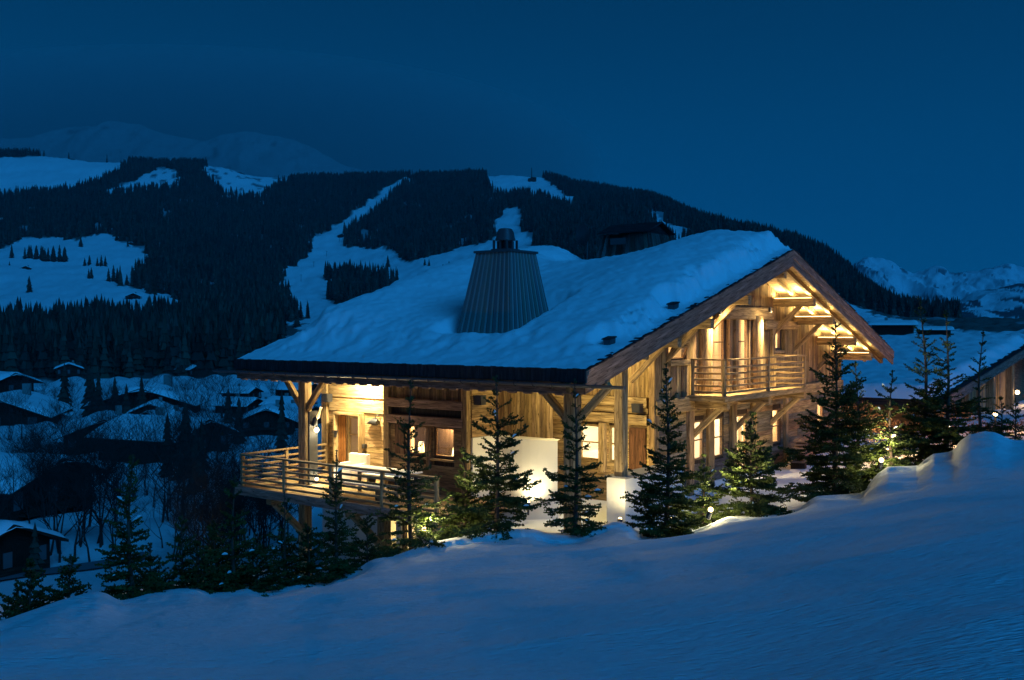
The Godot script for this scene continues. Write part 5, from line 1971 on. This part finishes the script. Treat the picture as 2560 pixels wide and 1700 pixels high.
	for i in 9:
		st = tool()
		box(st, Vector3(-0.05, 0, -3.0 + i * 0.7), Vector3(0.05, 1.15, -2.9 + i * 0.7))
		obj("post", st, M.old_larch, f)
	for y in [0.3, 0.6, 0.9]:
		st = tool()
		box(st, Vector3(0.052, y, -3.1), Vector3(0.08, y + 0.16, 2.8))
		obj("plank", st, M.old_larch, f)
	# dry beech hedge that catches the warm light
	var r := RandomNumberGenerator.new()
	r.seed = 5
	var v := PackedVector3Array()
	var n := PackedVector3Array()
	var c := PackedColorArray()
	for i in 9000:
		var a := Vector3(r.randf_range(-4.5, 6.5), 0, r.randf_range(-0.5, 0.5))
		a.y = r.randf() * (1.1 + 0.35 * sin(a.x * 2.1)) + 0.02
		var d := Vector3(r.randf_range(-1, 1), r.randf_range(-1, 1), r.randf_range(-1, 1)).normalized() * 0.07
		needle_tri(v, n, c, a, a + d, a + d * 0.4 + Vector3(r.randf_range(-1, 1), r.randf_range(-1, 1), r.randf_range(-1, 1)) * 0.05, Color(0.30, 0.155, 0.07) * r.randf_range(0.6, 1.3))
	var arr := []
	arr.resize(Mesh.ARRAY_MAX)
	arr[Mesh.ARRAY_VERTEX] = v
	arr[Mesh.ARRAY_NORMAL] = n
	arr[Mesh.ARRAY_COLOR] = c
	var m := ArrayMesh.new()
	m.add_surface_from_arrays(Mesh.PRIMITIVE_TRIANGLES, arr)
	var hedge := thing("hedge", "dry orange leaved hedge along the lit way behind the right spruces", "hedge", Vector3(15.0, ground_y(15.0, -36.5), -36.5), -0.35)
	put("leaves", m, M.needles, hedge)


# ---------- the village down in the valley
func cottage(label: String, x: float, z: float, turn: float, w: float, l: float, h: float, pitch: float, group := "", red := false) -> Node3D:
	var gy := ground_y(x, z)
	var t := thing("cottage", label, "house", Vector3(x, gy, z), turn, group)
	var hw := w / 2.0
	var hl := l / 2.0
	var rise := hw * pitch
	var over := 0.13 * w
	var st := tool()
	var dark := Color(0.75, 0.7, 0.7) if not red else Color(1.6, 0.6, 0.5)
	box(st, Vector3(-hw, -h * 0.8, -hl), Vector3(hw, h, hl), dark)
	for k in [-1, 1]:
		hexa(st, [Vector3(minf(0, k * hw), h, hl), Vector3(maxf(0, k * hw), h, hl), Vector3(maxf(0, k * hw), h, -hl), Vector3(minf(0, k * hw), h, -hl), Vector3(minf(0, k * hw), h + (rise if k > 0 else 0.01), hl), Vector3(maxf(0, k * hw), h + (rise if k < 0 else 0.01), hl), Vector3(maxf(0, k * hw), h + (rise if k < 0 else 0.01), -hl), Vector3(minf(0, k * hw), h + (rise if k > 0 else 0.01), -hl)], dark)
	obj("wall", st, M.dark_wood, t)
	st = tool()
	var ex := hw + over
	var ey := h - over * pitch
	for k in [-1, 1]:
		hexa(st, [Vector3(minf(0, k * ex), ey if k < 0 else h + rise, hl + over), Vector3(maxf(0, k * ex), ey if k > 0 else h + rise, hl + over), Vector3(maxf(0, k * ex), ey if k > 0 else h + rise, -hl - over), Vector3(minf(0, k * ex), ey if k < 0 else h + rise, -hl - over), Vector3(minf(0, k * ex), (ey if k < 0 else h + rise) + 0.15, hl + over), Vector3(maxf(0, k * ex), (ey if k > 0 else h + rise) + 0.15, hl + over), Vector3(maxf(0, k * ex), (ey if k > 0 else h + rise) + 0.15, -hl - over), Vector3(minf(0, k * ex), (ey if k < 0 else h + rise) + 0.15, -hl - over)])
	obj("roof", st, M.dark_wood, t)
	var n := 25
	var p := PackedVector3Array()
	for i in n:
		for j in n:
			var u := lerpf(-1.0, 1.0, j / float(n - 1))
			var v := lerpf(1.0, -1.0, i / float(n - 1))
			var edge := minf(1.0, minf(1.0 - absf(u), 1.0 - absf(v)) * 7.0)
			var y := lerpf(h + rise, ey, absf(u)) + 0.16 + sqrt(edge) * (0.055 * w + 0.02 * w * noise_a.get_noise_2d(x + u * 2.0, z + v * 2.0)) - 0.03 * w * exp(-u * u * 40.0)
			p.append(Vector3(u * (ex + 0.05), y, v * (hl + over + 0.05)))
	obj_mesh("snow_cover", sheet(n, n, p), M.snow, t)
	st = tool()
	box(st, Vector3(hw * 0.25, h + rise * 0.5, -hl * 0.4), Vector3(hw * 0.25 + w * 0.09, h + rise + w * 0.13, -hl * 0.4 + w * 0.09))
	obj("chimney", st, M.stone, t)
	for k in [-1, 1]:
		for f in [-0.5, 0.0, 0.5]:
			if l * 0.1 > 0.5 or f != 0.0:
				st = tool()
				box(st, Vector3(f * w * 0.8 - w * 0.05, h * 0.45, k * hl - 0.04), Vector3(f * w * 0.8 + w * 0.05, h * 0.85, k * hl + 0.06), Color(0.5, 0.5, 0.55))
				obj("window", st, M.stone, t)
	st = tool()
	box(st, Vector3(-hw * 0.8, h * 0.30, hl), Vector3(hw * 0.8, h * 0.34, hl + over * 0.9))
	box(st, Vector3(-hw * 0.8, h * 0.34, hl + over * 0.8), Vector3(hw * 0.8, h * 0.5, hl + over * 0.86))
	obj("balcony", st, M.dark_wood, t)
	return t


func obj_mesh(called: String, m: Mesh, material: Material, parent: Node3D) -> void:
	put(called, m, material, parent)


func limb(st: SurfaceTool, r: RandomNumberGenerator, p: Vector3, d: Vector3, l: float, rad: float, depth: int) -> void:
	var pts := [p]
	var rr := [rad]
	var dd := d
	var segs := 3
	for s in segs:
		dd = (dd + Vector3(r.randf_range(-0.2, 0.2), r.randf_range(-0.06, 0.16), r.randf_range(-0.2, 0.2))).normalized()
		pts.append(pts[-1] + dd * l / segs)
		rr.append(maxf(rad * (1.0 - 0.26 * (s + 1)), 0.008))
	tube(st, pts, rr, 4 if depth > 2 else 3, Color.WHITE, false)
	if depth == 0:
		return
	var kids := 3 if depth > 3 else r.randi_range(3, 4)
	for k in kids:
		var at: Vector3 = pts[r.randi_range(1, segs)]
		var side := Vector3(r.randf_range(-1, 1), r.randf_range(-0.1, 0.5), r.randf_range(-1, 1)).normalized()
		limb(st, r, at, (dd * r.randf_range(0.5, 1.0) + side * 0.75).normalized(), l * r.randf_range(0.55, 0.8), rad * 0.52, depth - 1)


func bare_mesh(s: int, h: float, stems: int, depth: int) -> ArrayMesh:
	var r := RandomNumberGenerator.new()
	r.seed = s
	var st := tool()
	for i in stems:
		var off := Vector3(r.randf_range(-0.1, 0.1), 0, r.randf_range(-0.1, 0.1)) * h * 0.5 * (0.0 if stems == 1 else 1.0)
		limb(st, r, off, Vector3(r.randf_range(-0.18, 0.18), 1, r.randf_range(-0.18, 0.18)).normalized(), h * 0.5, h * 0.011, depth)
	return st.commit()


func village() -> void:
	# [x, z, turn, width, length, wall height, pitch, label]
	var list := [
		[-178, -345, 1.2, 16.0, 18.0, 5.5, 0.36, "village house with thick snow roof at the far left edge"],
		[-115, -232, 0.25, 15.5, 20.0, 4.5, 0.42, "large gabled village house with balcony at the left edge"],
		[-93, -262, 0.12, 18.0, 16.0, 5.0, 0.36, "broad village house with low gable behind the two spruces"],
		[-84, -238, 0.2, 7.0, 9.0, 2.6, 0.5, "small dark gabled house below the broad one"],
		[-69, -203, -0.5, 6.0, 7.0, 2.2, 0.5, "little shed with snow cap among bare trees"],
		[-50, -146, 1.15, 9.0, 12.0, 3.4, 0.42, "village house with wide rounded snow roof in the middle"],
		[-68, -170, 0.35, 10.0, 13.0, 3.4, 0.44, "dark gabled house behind the rounded snow roof"],
		[-50, -96, 1.32, 9.5, 13.0, 4.0, 0.34, "village house seen from above at the left edge below the gabled one"],
		[-33.2, -62.0, 1.1, 5.0, 6.0, 2.3, 0.46, "dark wooden barn by the road at lower left"],
		[-66, -246, 1.25, 6.5, 7.0, 3.0, 0.4, "snow capped house left of the deck post"],
		[-64, -266, 1.2, 5.0, 6.0, 2.4, 0.4, "small snow capped house behind the deck post"],
		[-53.5, -243, 1.2, 6.4, 7.0, 2.8, 0.4, "snow capped house between the deck post and the wall"],
		[-45, -188, 0.15, 7.6, 8.0, 2.4, 0.5, "steep gabled house above the deck's back railing"],
		[-43, -201, 1.0, 6.0, 8.0, 2.8, 0.5, "dark gabled house right of the steep one"],
		[-63, -298, 1.25, 7.0, 8.0, 3.4, 0.4, "pale roofed house farthest up beside the deck post"],
		[-80, -300, 1.3, 6.0, 7.0, 3.2, 0.4, "farthest small house above the snow capped row"]]
	for q in list:
		cottage(q[7], q[0], q[1], q[2], q[3] * 1.18, q[4] * 1.18, q[5], q[6] * 0.92)
	cottage("lone chalet with snow roof inside the dark forest belt", -190, -436, 0.4, 9.5, 9.0, 4.5, 0.4)
	cottage("second chalet half hidden in the dark forest belt", -139, -440, 1.0, 8.0, 8.0, 4.0, 0.4)
	cottage("third chalet half hidden in the dark forest belt", -171, -520, 0.6, 9.0, 9.0, 4.5, 0.4)
	# spruces in the village
	var kinds := [small_spruce(21, 11, 0.17), small_spruce(22, 9, 0.2)]
	var spr := [[-96, -236, 13], [-93, -238, 11], [-99, -240, 12], [-88, -232, 10], [-86, -236, 11.5], [-109, -262, 14], [-105, -255, 10], [-118, -268, 13], [-40, -118, 8], [-36, -112, 9], [-33, -108, 7.5], [-30, -96, 7], [-27.5, -58.5, 3.6], [-43, -160, 9], [-34, -150, 10], [-60, -215, 9]]
	for i in spr.size():
		var o := MeshInstance3D.new()
		o.name = numbered("village_spruce")
		o.mesh = kinds[i % 2]
		o.material_override = M.far_needles
		add_child(o)
		o.transform = stand(spr[i][0], spr[i][1], spr[i][2])
		tag(o, ["tall dark spruce beside the broad village house", "dark spruce between village roofs", "spruce on the snow below the village"][0 if i < 8 else 1 if i > 12 else 2], "spruce", ["spruces beside the broad house", "spruces between the roofs", "spruces below the village"][0 if i < 8 else 1 if i > 12 else 2])
	# bare trees
	var meshes := [bare_mesh(1, 10.0, 1, 5), bare_mesh(2, 8.0, 3, 4), bare_mesh(3, 9.0, 1, 5), bare_mesh(4, 6.0, 4, 4)]
	var bare := []
	for q in [[-30.5, -64.5], [-29.6, -66.0], [-28.9, -64.8], [-28.3, -66.8], [-27.7, -64.2], [-26.9, -66.5], [-26.2, -63.0], [-25.6, -65.2], [-24.9, -66.6], [-24.0, -70.0], [-23.2, -74.0], [-31.2, -61.0], [-22.0, -68.0]]:
		bare.append([q[0], q[1], rng.randf_range(0.75, 1.15), 0])
	for i in 34:
		var d := rng.randf_range(72.0, 130.0)
		bare.append([rng.randf_range(-0.50, -0.24) * d, -d, rng.randf_range(0.7, 1.1), 1])
	for i in 40:
		var d := rng.randf_range(130.0, 330.0)
		bare.append([rng.randf_range(-0.50, -0.20) * d, -d, rng.randf_range(0.8, 1.5), 2])
	for i in 38:
		var d := rng.randf_range(38.0, 72.0)
		bare.append([rng.randf_range(-0.345, -0.20) * d, -d, rng.randf_range(0.45, 0.8), 3])
	for i in bare.size():
		var q: Array = bare[i]
		var o := MeshInstance3D.new()
		o.name = numbered("bare_tree")
		o.mesh = meshes[i % 4]
		o.material_override = M.twig
		add_child(o)
		o.transform = Transform3D(Basis(Vector3.UP, rng.randf() * TAU).scaled(Vector3.ONE * q[2]), Vector3(q[0], ground_y(q[0], q[1]) - 0.2, q[1]))
		tag(o, ["slender bare tree in the row above the road", "leafless tree on the slope below the village", "leafless tree between the village houses", "leafless young tree in the dark thicket below the deck"][q[3]], "tree", ["bare trees above the road", "bare trees below the village", "bare trees in the village", "thicket below the deck"][q[3]])


func meadow_things() -> void:
	var mesh := small_spruce(31, 10, 0.25)
	var put_tree := func(x: float, z: float, h: float, label: String, group: String) -> void:
		var o := MeshInstance3D.new()
		o.name = numbered("meadow_spruce")
		o.mesh = mesh
		o.material_override = M.far_needles
		add_child(o)
		o.transform = stand(x, z, h * 1.25)
		tag(o, label, "spruce", group)
	for q in [[-639, -1347, 14.9], [-627, -1341, 14.9], [-618, -1341, 16.5], [-611, -1341, 15.4], [-604, -1341, 17.0], [-596, -1341, 14.9], [-589, -1341, 16.0], [-632, -1350, 14.0], [-645, -1348, 13.0], [-622, -1345, 16.0], [-607, -1347, 16.0], [-635, -1344, 15.0], [-630, -1349, 17.0], [-614, -1338, 14.0], [-600, -1350, 16.5], [-593, -1347, 15.0]]:
		put_tree.call(q[0], q[1], q[2], "dark spruce in the long clump on the left snow meadow", "long clump on the left meadow")
	for q in [[-539, -1284, 8.7], [-533, -1284, 10.8], [-517, -1269, 9.6], [-512, -1269, 11.7], [-507, -1269, 10.7], [-487, -1171, 10.0], [-484, -1171, 11.0]]:
		put_tree.call(q[0], q[1], q[2], "dark spruce in the small groups at the middle of the left meadow", "small groups on the left meadow")
	for q in [[-457, -1153, 12.8], [-453, -1157, 15.8], [-441, -1143, 12.8], [-431, -1139, 10.8], [-423, -1134, 9.8], [-446, -1150, 14.0], [-412, -1128, 10.0], [-402, -1120, 9.0]]:
		put_tree.call(q[0], q[1], q[2], "dark spruce in the row that joins the left meadow to the forest", "row beside the left meadow's forest edge")
	put_tree.call(-662.0, -1347.0, 14.4, "lone spruce left of the long clump on the meadow", "")
	put_tree.call(-618.0, -1459.0, 12.0, "lone round spruce high on the left meadow", "")
	put_tree.call(-483.0, -1018.0, 13.3, "lone spruce at the foot of the left meadow", "")
	put_tree.call(-629.0, -1274.0, 5.0, "tiny spruce at the left edge of the meadow", "")
	put_tree.call(-183.0, -1500.0, 14.8, "tall lone spruce high on the ski run", "")
	put_tree.call(-174.0, -824.0, 14.7, "tall spruce at the left rim of the chalet's roof", "")
	put_tree.call(-260.0, -1108.0, 11.4, "lone spruce at the left edge of the ski run", "")
	for q in [[-91, -1341, 10.0], [-83, -1341, 11.2], [-68, -1336, 8.8], [-123, -1436, 8.1], [-116, -1424, 8.1], [-200, -1512, 5.9], [-190, -1500, 6.5], [-77, -1338, 7.0]]:
		put_tree.call(q[0], q[1], q[2], "small spruce scattered on the snow above the chalet's roof", "small spruces above the roof")
	for q in [[-568, -1518, 9.0, "tiny hay barn at the upper edge of the left meadow"], [-584, -1224, 11.0, "tiny hay barn on the left meadow"], [-372, -1000, 12.0, "tiny hay barn at the meadow's lower right corner"], [-318, -1896, 12.0, "tiny hut where the ski run narrows"]]:
		cottage(q[3], q[0], q[1], 0.3, q[2], q[2] * 0.8, q[2] * 0.2, 0.45)
	# barn and shed on the snow behind the right eave
	cottage("reddish barn on the snow beyond the right eave", 137.0, -366.0, 1.2, 11.5, 14.0, 4.0, 0.2, "", true)
	cottage("low shed beside the reddish barn", 153.0, -369.0, 1.2, 9.0, 11.0, 2.6, 0.2)
	# lift pylons and the summit station
	var pyl := [[-255, -1130], [-272, -1250], [-286, -1380], [-296, -1520], [-306, -1680], [-312, -1840], [286, -800], [-60, -2690], [-20, -2690]]
	for i in pyl.size():
		var q: Array = pyl[i]
		var t := thing("lift_pylon", ["thin ski lift pylon on the ski run" , "thin pole on the snow slope beyond the right eave", "lift pylon on the summit snow"][0 if i < 6 else 1 if i == 6 else 2], "pylon", Vector3(q[0], ground_y(q[0], q[1]), q[1]), 0.2, ["lift pylons up the ski run", "", "summit lift pylons"][0 if i < 6 else 1 if i == 6 else 2])
		var s := 1.0 if i != 6 else 0.85
		var st := tool()
		tube(st, [Vector3(0, -1, 0), Vector3(0, 9 * s, 0)], [0.3 * s, 0.22 * s], 6)
		obj("mast", st, M.metal, t)
		st = tool()
		box(st, Vector3(-2.0 * s, 8.6 * s, -0.2 * s), Vector3(2.0 * s, 9.0 * s, 0.2 * s))
		obj("crossarm", st, M.metal, t)
	var t := thing("summit_station", "small dark summit station with a tall aerial mast", "station", Vector3(50, ground_y(50, -2540), -2540), 0.3)
	var st := tool()
	box(st, Vector3(-9, -3, -6), Vector3(9, 7, 6))
	box(st, Vector3(-3, 7, -4), Vector3(10, 10, 4))
	obj("wall", st, M.dark_wood, t)
	st = tool()
	tube(st, [Vector3(-1, 7, 0), Vector3(-1, 34, 0)], [1.3, 0.8], 6)
	obj("mast", st, M.metal, t)
